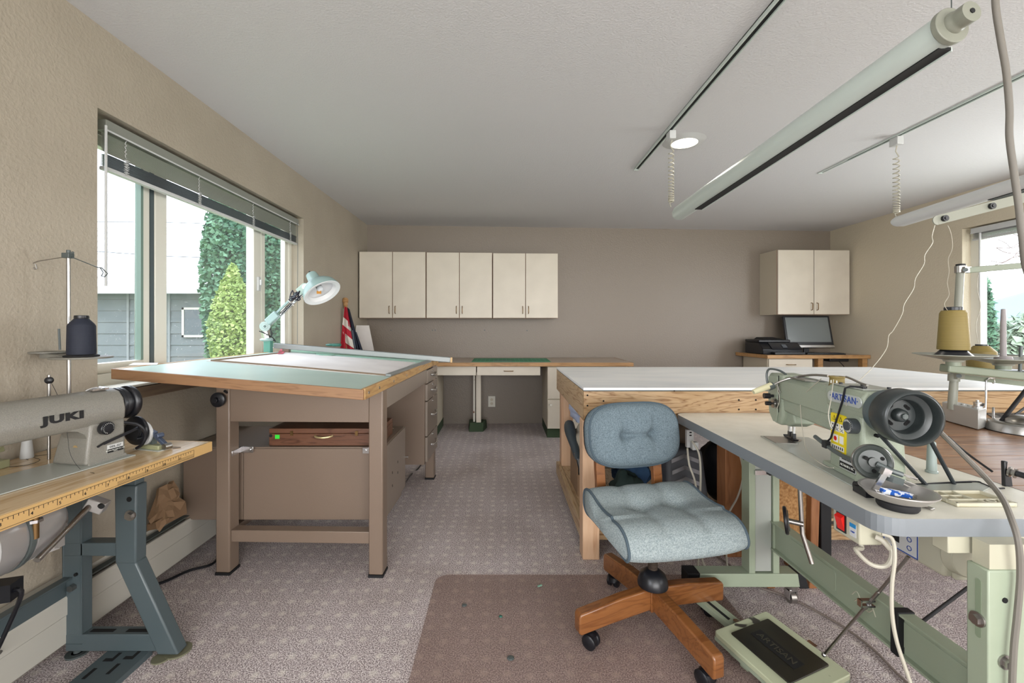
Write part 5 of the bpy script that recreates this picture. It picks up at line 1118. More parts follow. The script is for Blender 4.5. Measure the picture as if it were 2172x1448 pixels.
# belt: two runs from drum down to slot
bm_ = mat('black_belt','1b2226',.6)
for (a_, c_) in (((1.006,1.145,.905),(1.188,1.195,.742)),((1.118,1.14,.925),(1.268,1.20,.742))):
    so2 = obj('drive_belt', B().cyl(a_, c_, .0052, n=8), bm_, sm)
sl = thing('belt_guard','low grey belt slot plate let into the ivory table behind the handwheel','plate',(1.22,1.17,SZT))
bq = [PZ(*q,SZT) for q in ((1925,1046),(2080,1046),(2100,1036),(2085,1026),(1925,1031))]
obj('guard_plate', B().prism([tuple(p.xy) for p in bq],'z',SZT+.0006,SZT+.004), K['bed'], sl)
bq2 = [PZ(*q,SZT) for q in ((1925,1031),(2062,1026),(2062,1022.5),(1925,1026.5))]
obj('belt_slot', B().prism([tuple(p.xy) for p in bq2],'z',SZT+.0006,SZT+.0012), K['hole'], sl)
obj('guard_wire', B().tube(smooth_pts([PZ(1925,1028,SZT+.004),PZ(2060,1021,SZT+.004),PZ(2085,1026,SZT+.004),PZ(2108,1035,SZT+.004),PZ(2130,1035,SZT+.004)]), .0022, 6), K['blackm'], sl)
# spool and tube on top of the machine
sp_ = thing('gold_spool','small translucent gold bobbin sitting on top of the green machine','bobbin',P(1775,811,1.37))
c_ = V((1.068,1.37,1.0025)); so3 = obj('spool_body', B().lathe([(.006,0),(.022,0),(.022,.004),(.020,.005),(.020,.026),(.022,.027),(.022,.031),(.006,.031)],c_,n=24), K['gold'], sp_)
obj('spool_label', B().beam(c_+V((-.0206,.0,.014)),c_+V((-.012,-.0172,.014)),.001,.010), wp, sp_)
obj('spool_core', B().lathe([(0,.0),(.006,0),(.006,.031),(0,.031)],c_,n=14), K['creamdk'], sp_)
tu = thing('lever_tube','bent steel lever with cream handle across the top of the green machine','lever',P(1640,815,1.62))
obj('steel_tube', B().tube(smooth_pts([P(1637,818,1.60),P(1660,807,1.59),P(1690,799,1.56),P(1725,795,1.48),P(1757,797,1.41)]), .0042, 8), K['steel'], tu)
obj('handle', B().tube([P(1598,831,1.60),P(1612,826,1.60),P(1636,817,1.60)], [.009,.011,.012], 12), mat('aged_ivory','cbc6a2',.4), tu)
obj('end_clip', B().cyl(P(1630,821,1.60),P(1640,817,1.60),.013,n=14), K['dgrey'], tu)
tv = obj('thread_tube', B().tube(smooth_pts([P(1795,799,1.34),P(1808,804,1.31),P(1825,812,1.27),P(1840,817,1.24)]), .0035, 8), K['steel']); tag(tv,'short grey threading tube behind the gold bobbin on the green machine','tube')
# ------------------------------------------------------------------ things on the ivory table
dshm = mat('satin_dish','bdbab6',.35,.75)
ds = thing('metal_dish','round stainless magnetic dish on a black foot holding needles and bobbins','dish',(.965,1.045,SZT))
dc = V((.965,1.048,SZT))
obj('dish_bowl', B().lathe([(0,.018),(.035,.018),(.058,.026),(.072,.042),(.0755,.044),(.0755,.0465),(.070,.046),(.056,.030),(.034,.022),(0,.0215)],dc,n=48), dshm, ds)
obj('magnet_foot', B().lathe([(0,.001),(.038,.001),(.041,.006),(.041,.016),(.038,.019),(0,.019)],dc,n=36), K['blackm'], ds)
np_ = obj('needle_packet', B().obx(dc+V((-.004,.0,.036)),(.06,.014,.010),(.1,.12,-.25)), mat('blue_packet','1f5fc0',.5,col2='e8eef8',nscale=70,mixw=(.5,.52))); tag(np_,'blue and white needle packet lying in the metal dish','packet')
for i, (dx, dy) in enumerate(((-.035,.02),(.01,.026),(.028,-.004))):
    o_ = obj('bobbin', B().lathe([(.003,0),(.011,0),(.011,.0015),(.004,.0015),(.004,.006),(.011,.006),(.011,.0075),(.003,.0075)],dc+V((dx,dy,.0285)),(.25,.1,1),18), K['steel']); tag(o_,['steel bobbin in the dish, behind the end of the needle packet','steel bobbin in the middle of the metal dish','steel bobbin in the dish next to the tray side'][i],'bobbin')
tg = obj('tweezers', B().beam(PZ(1950,1070,SZT+.004),PZ(1980,1080,SZT+.004),.014,.004), K['steel'], bev=.0015); tag(tg,'flat steel pick poking out from under the metal dish','tool')
ty = thing('parts_tray','beige plastic parts tray with small compartments set in the table','tray',(1.18,1.09,SZT))
x0,x1,y0,y1 = 1.115,1.262,1.052,1.135
obj('tray_floor', B().box(x0,y0,SZT+.0006,x1,y1,SZT+.002), mat('tray_floor','b5ab8a',.6), ty)
ivt = mat('tray_ivory','bdb8a3',.5)
tw = B().box(x0,y0,SZT+.001,x1,y0+.006,SZT+.010).box(x0,y1-.005,SZT+.001,x1,y1,SZT+.010).box(x0,y0,SZT+.001,x0+.005,y1,SZT+.010).box(x1-.005,y0,SZT+.001,x1,y1,SZT+.010)
tw.box(x0,y0+.024,SZT+.001,x1,y0+.028,SZT+.010).box(x0+.068,y0+.028,SZT+.001,x0+.072,y1,SZT+.010)
tw.box(x0+.034,y0+.028,SZT+.001,x0+.037,y1,SZT+.009).box(x0,y0+.052,SZT+.001,x0+.07,y0+.055,SZT+.009).box(x0+.076,y0+.006,SZT+.001,x0+.080,y0+.025,SZT+.010)
obj('tray_walls', tw, ivt, ty, bev=.001)
for x_ in (x0+.10, x0+.13): obj('round_cup', B().lathe([(.007,.001),(.0095,.001),(.0095,.010),(.007,.010)],(x_,y0+.015,SZT),n=16), ivt, ty)
po_ = thing('bobbin_post','grey tapered plastic post standing on the ivory table behind the machine','post',(1.307,1.307,SZT))
obj('post', B().lathe([(0,0),(.015,0),(.015,.005),(.0125,.007),(.010,.09),(.008,.094),(0,.094)],(1.300,1.300,SZT+.0005),n=24), mat('grey_post','87928d',.45), po_)
tn = thing('thread_tensioner','black spring thread tensioner standing by the plank table edge','tensioner',(1.385,1.19,SZT))
tp_ = P(2134,1005,1.19)
obj('bracket', B().prism([(tp_.x-.008,SZT),(tp_.x+.014,SZT),(tp_.x+.010,SZT+.03),(tp_.x-.002,SZT+.05),(tp_.x,SZT+.07),(tp_.x-.010,SZT+.07)],'y',1.185,1.195), K['black'], tn, bev=.002)
obj('discs', B().lathe([(0,0),(.014,0),(.014,.004),(.008,.006),(.008,.01),(.013,.011),(.013,.014),(0,.014)],(tp_.x+.002,1.185,SZT+.042),(.35,-.9,-.1),24), K['steel'], tn)
obj('knob', B().cyl(V((tp_.x+.008,1.172,SZT+.041)),V((tp_.x+.018,1.150,SZT+.038)),.008,n=14), K['black'], tn)
hz = thing('grey_hose','long grey flexible hose arching from behind the handwheel over the table edge','hose',(1.2,1.1,SZT))
obj('hose', B().tube(smooth_pts([P(1970,893,1.20),P(1990,912,1.17),P(2040,961,1.12),P(2090,1012,1.07),P(2125,1055,1.01),P(2145,1100,.955),P(2160,1150,.93),P(2164,1220,.93),P(2158,1300,.93),P(2150,1380,.93),P(2145,1500,.93)]), .0062, 8), K['cable'], hz)
hc = obj('thin_cord', B().tube(smooth_pts([P(2010,925,1.3),P(2050,960,1.28),P(2105,1000,1.22)]), .003, 6), K['blackm']); tag(hc,'thin black cord running beside the grey hose above the table','cord')
# white cords near the control box
wcord = thing('white_power_cord','white power cord looping below the red switch box down to the carpet','cord',(.95,1.1,.3))
obj('loop', B().tube(smooth_pts([(.925,1.12,.645),(.93,1.11,.62),P(1815,1165,1.09),P(1845,1195,1.06),P(1878,1200,1.05),P(1892,1175,1.05),P(1880,1150,1.06),P(1858,1138,1.07)]), .0052, 8), K['whitecord'], wcord)
obj('strain_relief', B().tube(smooth_pts([P(1858,1138,1.07),P(1872,1146,1.06),P(1888,1165,1.05)]), [.0075,.0074,.0073,.0072,.007,.0069,.0067,.0066,.0064,.0062,.006,.0058,.0056], 10), K['whitecord'], wcord)
obj('tail', B().tube(smooth_pts([P(1870,1132,1.05),P(1892,1142,1.04),P(1898,1180,1.03),P(1892,1240,1.03),P(1892,1300,1.03),P(1902,1360,1.03),P(1925,1430,1.03),P(1935,1470,1.03),P(1950,1620,1.03),P(1990,1735,1.03)]), .0042, 8), K['whitecord'], wcord)
gc = obj('carpet_cable', B().tube(smooth_pts([PZ(1510,1172,.006),PZ(1550,1200,.006),PZ(1600,1240,.006),PZ(1660,1262,.006),PZ(1720,1290,.006),PZ(1790,1330,.006),PZ(1850,1375,.006),PZ(1900,1425,.006),PZ(1960,1480,.006)]), .0045, 6), mat('brown_grey_cord','7c7068',.6)); tag(gc,'grey-brown cord lying across the carpet under the green stand','cord')
# ------------------------------------------------------------------ plank table on the right
pk = thing('plank_table','worn brown plank table right of the ivory sewing table','table',(2.0,1.6,0))
y = 1.06; i = 0
while y < 2.17:
    y2 = min(y+.138, 2.182); obj('plank', B().box(1.405,y+.001,.716,2.62,y2-.001,.7485), K['plank'], pk, bev=.0015); y = y2; i += 1
for x_, y_ in ((1.415,2.09),(2.52,2.09),(2.52,1.08)): obj('leg', B().box(x_,y_,0,x_+.07,y_+.07,.66), K['pine2'], pk, bev=.003)
obj('leg', B().box(1.52,1.08,0,1.59,1.15,.66), K['pine2'], pk, bev=.003)
obj('under_rail', B().box(1.41,2.08,.66,2.6,2.1,.7155).box(1.41,1.08,.66,2.6,1.1,.7155), K['pine2'], pk)
# wicker seated stool beneath
wk = thing('wicker_chair','small wooden chair with wicker panel pushed under the tables','chair',(1.38,1.97,0))
wp_ = P(1682,1060,2.0)
obj('wicker_panel', B().box(1.245,1.985,.20,1.42,2.0,.56), K['wicker'], wk, bev=.003)
obj('frame_post', B().hexa([(1.395,1.95,0),(1.43,1.95,0),(1.43,1.985,0),(1.395,1.985,0),(1.41,1.95,.60),(1.45,1.95,.60),(1.45,1.984,.60),(1.41,1.984,.60)]), K['pine2'], wk, bev=.003)
obj('frame_post', B().box(1.205,1.95,0,1.24,1.984,.60), K['pine2'], wk, bev=.003)
obj('black_post', B().box(1.452,1.955,.0,1.50,1.985,.60), K['blackm'], wk, bev=.003)
# ------------------------------------------------------------------ thread stand
ts = thing('thread_stand','tall grey-green thread stand carrying gold cones at the far side of the plank table','thread stand',(2.1,1.95,.75))
obj('base_plate', B().prism([tuple(PZ(*q,.75).xy) for q in ((1985,882),(2092,907),(2140,912),(2152,900),(2150,893),(2000,875))],'z',.7493,.7520), K['dgrey'], ts)
obj('pole', B().cyl(P(2019,868,1.97),P(2024,800,1.97),.017,.015,n=20).cyl(P(2024,800,1.97),P(2037,572,1.97),.015,.014,n=20), K['sagel'], ts)
obj('pole_cap', B().cyl(P(2037,574,1.97),P(2037.5,560,1.97),.0165,n=20), K['blackm'], ts)
obj('pole_collar', B().cyl(P(2023,808,1.97),P(2023.5,792,1.97),.021,n=20).obx(P(2034,797,1.95),(.035,.02,.028)), K['sagel'], ts)
obj('pole_collar', B().cyl(P(2037,578,1.97),P(2037,564,1.97),.020,n=20).obx(P(2049,572,1.95),(.03,.02,.026)), K['steel'], ts)
obj('clamp_screw', B().cyl(P(2034,797,1.945),P(2034,797,1.93),.009,n=10).cyl(P(2048,572,1.945),P(2048,572,1.93),.009,n=10), K['dgrey'], ts)
obj('upper_arm', B().beam(P(2052,573,1.95),P(2240,557,1.90),.02,.026), K['sagedk'], ts, bev=.002)
obj('lower_arm', B().beam(P(2036,798,1.95),P(2240,822,1.88),.015,.022), K['sagedk'], ts)
obj('tray_bar', B().beam(P(2002,780,1.84),P(2250,806,1.78),.05,.034), K['sagedk'], ts, bev=.006, seg=3)
def tray(px, py, Y, w_):
    c = P(px, py, Y); r = w_
    obj('cone_tray', B().lathe([(0,-.012),(.03,-.012),(.034,-.004),(r,.018),(r,.021),(.034,.002),(0,.002)],c,n=40), K['sagel'], ts)
    obj('tray_boss', B().lathe([(0,-.028),(.024,-.028),(.024,-.010),(0,-.010)],c,n=24), K['sagedk'], ts); return c
c1 = tray(2022, 761, 1.82, .128); c2 = tray(2128, 769, 1.82, .142)
obj('spool_peg', B().lathe([(0,0),(.03,0),(.026,.025),(.010,.026),(.009,.17),(.007,.225),(0,.227)],c2+V((0,0,.002)),n=20), mat('mauve_grey_peg','8e8888',.5), ts)
obj('spool_peg', B().cyl(P(2163,792,1.9),P(2166,733,1.9),.006,n=12), K['dgrey'], ts)
def conething(c, prof, label):
    t = thing('thread_cone', label, 'thread cone', c); obj('thread', B().lathe(prof[0],c,n=36), K['gold'], t)
    for p_ in prof[1:]: obj('cone_core', B().lathe(p_,c,n=32), K['black'], t)
    return t
conething(c1+V((0,0,.0035)), [[(.020,.036),(.050,.036),(.051,.04),(.043,.19),(.037,.202),(.020,.203)],[(0,0),(.068,0),(.066,.006),(.040,.035),(0,.035)],[(0,.203),(.029,.203),(.029,.215),(.026,.217),(0,.217)]], 'tall gold thread cone on a flared black core, on the nearer cone tray')
c3 = P(2082,782,2.10)
conething(c3, [[(.018,.0),(.052,.0),(.053,.03),(.052,.085),(.028,.112),(.02,.113)],[(0,.113),(.022,.113),(.022,.120),(0,.120)]], 'short gold thread cone standing behind the trays against the window')
obj('rear_shelf', B().obx(c3+V((0.03,0,-.006)),(.25,.13,.010)), K['dgrey'], ts, bev=.002)
obj('rear_support', B().beam(c3+V((.03,-.06,-.008)),V((c3.x+.03,1.90,c3.z-.02)),.03,.012), K['dgrey'], ts)
# guide bar on a second pole beyond the frame
gb_ = thing('thread_guide_bar','grey steel guide bar with black bolts leading threads across the right window','guide bar',(1.9,1.5,.75))
ga, ge = P(1988,467,1.55), P(2330,378,1.48)
obj('bar', B().beam(ga,ge,.004,.034), K['sagel'], gb_, bev=.001)
obj('bar_end', B().cyl(ga+V((0,-.002,0)),ga+V((0,.002,0)),.017,n=20), K['sagel'], gb_)
for k, q in enumerate((.04,.34,.62)): p = ga.lerp(ge,q); obj('bolt', B().cyl(p+V((0,-.002,0)),p+V((0,-.010,0)),.011,n=14).cyl(p+V((0,-.010,0)),p+V((0,-.012,0)),.005,n=8), K['black'], gb_)
obj('bar_pole', B().cyl((ge.x,1.485,.749),(ge.x,1.485,ge.z+.04),.014,n=16), K['sagel'], gb_); obj('pole_base', B().cyl((ge.x,1.485,.7495),(ge.x,1.485,.757),.05,n=24), K['sagel'], gb_)
def thread(pts, label, r=.0013):
    o_ = obj('thread', B().tube(smooth_pts(pts,4), r, 5), K['whitecord']); return tag(o_, label, 'thread')
Yt = 1.55
thread([P(1984,474,1.555),P(1977,500,1.55),P(1978,515,1.55),P(1962,540,1.54),P(1960,560,1.54),P(1942,590,1.53),P(1938,612,1.52),P(1918,645,1.50),P(1914,665,1.5),P(1895,700,1.47),P(1885,712,1.45),P(1880,740,1.42),P(1850,780,1.38),P(1800,830,1.3),P(1795,860,1.22)],'wavy white thread slanting from the guide bar down to the green machine')
thread([P(2010,478,1.55),P(2017,495,1.58),P(2020,525,1.62),P(2011,550,1.66),P(2013,575,1.7),P(2009,600,1.74),P(2013,625,1.78),P(2003,645,1.8),P(2013,662,1.82)],'wavy white thread rising from the tall gold cone to the guide bar')
thread([P(2078,560,2.09),P(2073,610,2.09),P(2080,650,2.09),P(2070,690,2.09),P(2075,727,2.10)],'faint white thread above the short gold cone before the right window')
thread([P(1742,803,1.36),P(1703,840,1.5),P(1698,870,1.5),P(1705,930,1.45),P(1712,955,1.40),P(1730,975,1.3),P(1755,990,1.25),P(1768,992,1.2)],'loose white thread hanging along the arm of the green machine')
thread([P(1768,805,1.30),P(1762,850,1.24),P(1757,880,1.22),P(1762,905,1.21)],'short white thread down the side of the green pillar by the name plate')
# metal control box
bxx = thing('barcode_box','grey metal control box with a barcode label on the plank table','box',(2.15,1.95,.75))
Z = .752
ba, bb2 = PZ(1998,890,Z), PZ(2075,911,Z); bc_ = PZ(2092,906,Z)
d1 = bb2-ba; back = V((0,0,0))
back = bc_-bb2
q0, q1, q2, q3 = ba, bb2, bb2+back, ba+back; hh = V((0,0,.085))
obj('box_body', B().hexa([q0,q1,q2,q3,q0+hh,q1+hh,q2+hh,q3+hh]), mat('box_grey','a9a8a4',.4,.2), bxx, bev=.003)
nrm = d1.cross(V((0,0,1))).normalized()*-1
nrm = nrm if nrm.y < 0 else -nrm
def onf(u0, v0, u1, v1, t0, t1): return [q0+d1*u+hh*v_+nrm*t for t in (t0, t1) for (u, v_) in ((u0,v0),(u1,v0),(u1,v1),(u0,v1))]
obj('barcode_label', B().hexa(onf(.22,.22,.56,.78,.0003,.001)), K['creamdk'], bxx)
bb = B(); random.seed(2)
for k in range(24): u = .26+k*.011; bb.hexa(onf(u,.46,u+random.choice((.003,.005,.007)),.64,.0011,.0014))
obj('barcode', bb, mat('bar_brown','5a4038',.6), bxx)
for k in range(5): c_ = q0+hh+d1*(.15+.17*k)+back*.5; obj('top_screw', B().cyl(c_, c_+V((0,0,.004 if k < 4 else .02)), .007, n=10), K['black'] if k < 1 else K['steel'], bxx)
obj('knob_stack', B().lathe([(0,0),(.018,0),(.018,.006),(.008,.008),(.008,.016),(.014,.018),(.014,.024),(.006,.026),(.006,.034),(0,.034)],q1+hh+back*.5-d1*.12,n=18), K['chrome'], bxx)
wr = obj('wire_guide', B().tube([P(2089,905,1.92),P(2091,850,1.92),P(2092,806,1.92),P(2098,802,1.92),P(2108,802,1.92),P(2109,811,1.92),P(2106,812,1.92)], .0035, 8).tube([P(2089,905,1.92)+V((0,0,-.0)),P(2089,905,1.92)+V((0,0,-.0))+V((0,0,-.006))],.0035,8), K['chrome']); tag(wr,'bent chrome wire guide standing beside the grey control box','wire')
pn = obj('steel_pin', B().cyl(PZ(2107,903,.7525),P(2107,864,1.92),.0045,n=10).cyl(PZ(2107,903,.7525),PZ(2107,903,.7585),.009,n=14), K['chrome']); tag(pn,'short steel pin standing upright between control box and lamp base','pin')
bkt = obj('black_clip', B().prism([(P(2094,0,1.98).x,.752),(P(2108,0,1.98).x,.752),(P(2104,0,1.98).x,.79),(P(2110,0,1.98).x,.83),(P(2096,0,1.98).x,.825),(P(2098,0,1.98).x,.79)],'y',2.02,2.04), K['black'], bev=.002); tag(bkt,'small black plastic clip standing behind the wire guide','clip')
# steel lamp base at the frame edge
lb = thing('steel_lamp','brushed steel round lamp base with black rods on the plank table','lamp',(2.21,1.82,.75))
lc = V((2.195,1.80,.7492))
obj('base', B().lathe([(0,.0),(.118,0),(.118,.004),(.108,.034),(.100,.038),(.062,.040),(.058,.05),(.035,.066),(0,.07)],lc,n=48), K['steel'], lb)
obj('base_ring', B().lathe([(.117,.0),(.120,.0),(.120,.003),(.117,.003)],lc,n=48), K['black'], lb)
obj('lamp_rod', B().cyl(P(2124,893,1.84),P(2215,778,1.98),.008,n=10), K['blackm'], lb); obj('lamp_rod', B().cyl(P(2150,882,1.84),P(2215,835,1.98),.005,n=10), K['blackm'], lb)
pa = obj('papers', B().prism([tuple(PZ(*q,.75).xy) for q in ((2110,889),(2200,893),(2200,872),(2085,872))],'z',.7492,.7515), mat('dark_papers','6d6a62',.8,col2='1d1d1f',nscale=25,mixw=(.45,.55))); tag(pa,'dark paper scraps on the plank table behind the lamp base','papers')
hcb = thing('hanging_cable','thick grey power cable dropping from the ceiling track in front of the right window','cable',(1.03,.9,2.41))
obj('cable', B().tube(smooth_pts([(1.032,.9,2.402),P(2112,-120,.9),P(2111,0,.9),P(2122,80,.9),P(2134,150,.9),P(2141,230,.9),P(2141,290,.9),P(2150,360,.9),P(2160,430,.9),P(2168,500,.9),P(2180,580,.92),P(2230,680,.95),P(2300,800,1.0),(1.50,1.12,.80),(1.55,1.2,.758)],8), [.0058]*200, 10), K['cable'], hcb)
# outlet strip below cutting table
os_ = thing('plug_strip','white plug strip with cords hanging at the corner of the ivory table','outlet',(.93,2.17,.62))
op = P(1462,925,2.178)
obj('strip', B().box(op.x-.018,2.165,op.z-.055,op.x+.018,2.187,op.z+.035), K['lite2'], os_, bev=.003)
obj('plug', B().box(op.x-.002,2.135,op.z-.06,op.x+.03,2.165,op.z-.02), K['lite2'], os_, bev=.005)
for k in range(2): obj('socket_slot', B().box(op.x-.005,2.1635,op.z+.005+k*.015,op.x+.006,2.1652,op.z+.011+k*.015), K['hole'], os_)
obj('cord', B().tube(smooth_pts([P(1468,935,2.14),P(1482,960,2.12),P(1486,1000,2.12),P(1484,1060,2.12),P(1478,1120,2.12),(1.0,2.12,.008),(1.06,2.04,.008)]), .005, 8), K['whitecord'], os_)
obj('cord', B().tube(smooth_pts([P(1458,950,2.15),P(1462,985,2.14),P(1474,1020,2.13),P(1480,1060,2.13),(1.0,2.13,.3),(.97,2.13,.008)]), .005, 8), K['whitecord'], os_)
wc2 = obj('side_cord', B().tube(smooth_pts([P(1548,880,2.17),P(1556,930,2.17),P(1572,975,2.17),P(1576,1010,2.17),P(1566,1050,2.17),P(1550,1080,2.17),(1.12,2.16,.20),(1.10,2.1,.008)]), .0045, 8), K['whitecord']); tag(wc2,'white cord sagging beside the brown leg behind the green stand','cord')
# ------------------------------------------------------------------ left sewing table
LA = R(-4.9)
lt_ = thing('left_sewing_table','maple-topped industrial sewing table with a ruler edge along the left wall','table',(-1.36,1.2,0),LA)
# local frame: origin on floor, x to the right, y to the far side
def lo(name, b_, m, par=lt_, **k): return obj(name, b_, m, par, local=True, **k)
li = (M4.Translation((-1.36,1.2,0)) @ M4.Rotation(LA,4,'Z')).inverted()
nw_ = [(li @ V(p)).to_2d()[:] for p in ((-1.634,.58,0),(-1.634,1.688,0))]
lo('table_top', B().prism([nw_[0],(.195,-.62),(.195,.468),(nw_[1][0],.468)],'z',.7155,.7495), K['jtop'], bev=.001)
lo('front_edge', B().box(.1955,-.62,.712,.201,.473,.749), K['jedge'], bev=.001); lo('end_edge', B().box(-.234,.4685,.712,.195,.474,.749), K['jedge'], bev=.001)
bb = B(); 
for k in range(60):
    y = -.25+k*.0105; L_ = .016 if k % 6 == 0 else (.010 if k % 3 == 0 else .006); bb.box(.2011,y,.741-L_,.2014,y+.0011,.741)
bb.box(.2011,-.5,.7405,.2014,.385,.7415); bb.box(.2011,-.5,.7165,.2014,.385,.7175)
for k in range(4): bb.box(.2011,.10,.7185+k*.0028,.2014,.385,.7192+k*.0028)
bb.box(.2011,.384,.7165,.2014,.385,.7415)
lo('ruler_lines', bb, K['ink'], flat=True)
RGT = M4(((0,0,1,0),(1,0,0,0),(0,1,0,0),(0,0,0,1)))
LWM = M4.Translation((-1.36,1.2,0)) @ M4.Rotation(LA,4,'Z')
for k in range(9):
    text('ruler_number', str(k+3), .011, K['ink'], lt_, (0,0,0), LWM @ M4.Translation((.2012,-.18+k*.063,.7285)) @ RGT, depth=.0003, bold=.0002)
# steel K leg (world frame)
kl = obj('leg', B().box(-1.586,1.545,.05,-1.515,1.55,.70).box(-1.586,1.545,.05,-1.580,1.585,.70).box(-1.521,1.545,.05,-1.515,1.585,.70), K['teal'], lt_, bev=.002)
obj('leg_foot', B().cyl((-1.55,1.565,0),(-1.55,1.565,.006),.035,n=20).cyl((-1.55,1.565,.006),(-1.55,1.565,.05),.012,n=10), K['dgrey'], kl)
obj('leg_hole', B().cyl((-1.535,1.54,.30),(-1.535,1.546,.30),.006,n=8), K['hole'], kl); obj('leg_bolt', B().cyl((-1.545,1.53,.255),(-1.545,1.546,.255),.012,n=6), K['steel'], kl)
k2 = obj('leg', B().hexa([(-1.392,1.54,.34),(-1.318,1.54,.34),(-1.318,1.59,.34),(-1.392,1.59,.34),(-1.395,1.54,.62),(-1.315,1.54,.62),(-1.315,1.59,.62),(-1.395,1.59,.62)]).hexa([(-1.24,1.54,.012),(-1.165,1.54,.012),(-1.165,1.59,.012),(-1.24,1.59,.012),(-1.392,1.54,.345),(-1.318,1.54,.345),(-1.318,1.59,.345),(-1.392,1.59,.345)]), K['teal'], lt_, bev=.006, seg=3)
obj('leg_sleeve', B().box(-1.388,1.545,.62,-1.322,1.585,.7125), K['teal'], k2, bev=.003)
obj('leg_foot', B().cyl((-1.19,1.575,0),(-1.19,1.575,.006),.042,n=20).cyl((-1.225,1.54,0),(-1.225,1.54,.005),.03,n=18), mat('olive_steel','6b6a55',.5), k2)
obj('leg_bolt', B().cyl((-1.335,1.526,.515),(-1.335,1.541,.515),.013,n=6).cyl((-1.335,1.536,.515),(-1.335,1.5405,.515),.019,n=18), K['steel'], k2); obj('leg_hole', B().cyl((-1.34,1.5385,.572),(-1.34,1.5402,.572),.009,n=14), K['hole'], k2)
obj('cross_bar', B().box(-1.58,1.545,.365,-1.385,1.59,.412), K['teal'], lt_, bev=.003)
obj('bottom_bar', B().box(-1.575,1.545,.022,-1.225,1.59,.083), K['teal'], lt_, bev=.003)
for x_ in (-1.50,-1.37): obj('bar_slot', B().box(x_,1.558,.0832,x_+.085,1.574,.0838), K['hole'], lt_)
obj('long_beam', B().box(-1.58,.45,.215,-1.572,1.546,.29).box(-1.58,.45,.284,-1.55,1.546,.29), K['teal'], lt_, bev=.002)
obj('leg', B().box(-1.586,.45,.012,-1.515,.49,.71), K['teal'], lt_); obj('leg', B().box(-1.33,.45,.012,-1.26,.49,.71), K['teal'], lt_)
# perforated treadle strap on the floor
stp = thing('perforated_strap','perforated grey steel strap lying on the carpet at the left table foot','strap',(-1.36,1.3,.02))
obj('strap', B().hexa([(-1.43,.95,.012),(-1.285,.95,.012),(-1.275,1.56,.018),(-1.425,1.56,.018),(-1.43,.95,.017),(-1.285,.95,.017),(-1.275,1.56,.0215),(-1.425,1.56,.0215)]), K['teal'], stp)
bb = B()
for k in range(7):
    y = 1.50-k*.075
    for s in (0,1):
        x_ = -1.40+s*.062; bb = B(); bb.box(x_,y+s*.02,.0216,x_+.012,y+.045+s*.02,.0221) if k % 2 else bb.prism([(x_,y+s*.01),(x_+.035,y+s*.01),(x_+.035,y+.04+s*.01),(x_+.023,y+.04+s*.01),(x_+.023,y+.014+s*.01),(x_,y+.014+s*.01)],'z',.0216,.0221)
        obj('slot', bb, K['hole'], stp)
obj('strap_lip', B().hexa([(-1.287,.95,.0),(-1.283,.95,.0),(-1.273,1.56,.0),(-1.277,1.56,.0),(-1.287,.95,.017),(-1.283,.95,.017),(-1.273,1.56,.021),(-1.277,1.56,.021)]), K['teal'], stp)
# clutch motor under the table
mt_ = thing('clutch_motor','silver clutch motor bolted beneath the left sewing table','motor',(-1.33,1.2,.62))
ac = V((-1.36,0,.625)); g1 = mat('cast_grey','9a9793',.35,.35); g2 = mat('cast_silver','b5b3b1',.3,.5)
obj('motor_drum', B().lathe([(0,0),(.085,0),(.098,.01),(.098,.12),(.09,.135),(.088,.14)],(ac.x,1.02,ac.z),(0,1,0),36), g2, mt_)
obj('motor_bell', B().lathe([(.088,0),(.096,.006),(.09,.07),(.07,.11),(.045,.13),(0,.135)],(ac.x,1.165,ac.z),(0,1,0),36), g2, mt_)
obj('clutch_ring', B().lathe([(.09,0),(.1,0),(.1,.012),(.09,.012)],(ac.x,1.15,ac.z),(0,1,0),36), K['dgrey'], mt_)
obj('rating_label', B().lathe([(.0985,.0),(.0992,.0),(.0992,.05),(.0985,.05)],(ac.x,1.03,ac.z),(0,1,0),36), K['lite2'], mt_)
obj('motor_mount', B().obx((-1.33,1.17,.700),(.14,.22,.022)), g1, mt_, bev=.004)
obj('brass_bolt', B().cyl((-1.262,1.16,.705),(-1.262,1.16,.62),.007,n=12), K['brass'], mt_); obj('bolt_nut', B().cyl((-1.262,1.16,.70),(-1.262,1.16,.688),.015,n=6).cyl((-1.262,1.16,.672),(-1.262,1.16,.664),.015,n=6), K['chrome'], mt_)
obj('lever_bar', B().cyl(P(193,1070,1.32),P(78,1188,1.14),.008,n=12), K['steel'], mt_)
obj('lever_block', B().obx(P(206,1070,1.33),(.05,.035,.035),(0,.5,.3)), g1, mt_, bev=.003); obj('block_bolt', B().cyl(P(213,1072,1.31),P(216,1074,1.295),.007,n=10), K['hole'], mt_)
obj('slotted_arm', B().beam(P(-30,1215,1.18),P(125,1155,1.30),.006,.022).obx(P(120,1145,1.30),(.03,.02,.04)), g1, mt_)
obj('link_rod', B().cyl(P(135,1120,1.30),P(152,1118,1.30),.006,n=8).cyl(P(128,1126,1.30),P(136,1124,1.30),.010,n=8), K['dgrey'], mt_)
op_ = thing('oil_pan','grey oil pan hanging under the left sewing table by the leg','pan',(-1.33,1.42,.68))
obj('pan', B().box(-1.40,1.34,.668,-1.265,1.50,.711), mat('pan_grey','7d8494',.4,.3), op_, bev=.012, seg=3)
blk = obj('plug_block', B().obx(P(8,1252,1.25)+V((0,0,0)),(.06,.05,.05),(0,0,.3)).tube(smooth_pts([P(20,1255,1.25),P(45,1262,1.25),(-1.52,1.28,.2)]),.006,8).beam(P(-2,1250,1.25),(-1.63,1.25,.42),.012,.012), K['black']); tag(blk,'black plug hanging at the left table beam beside the heater','plug')
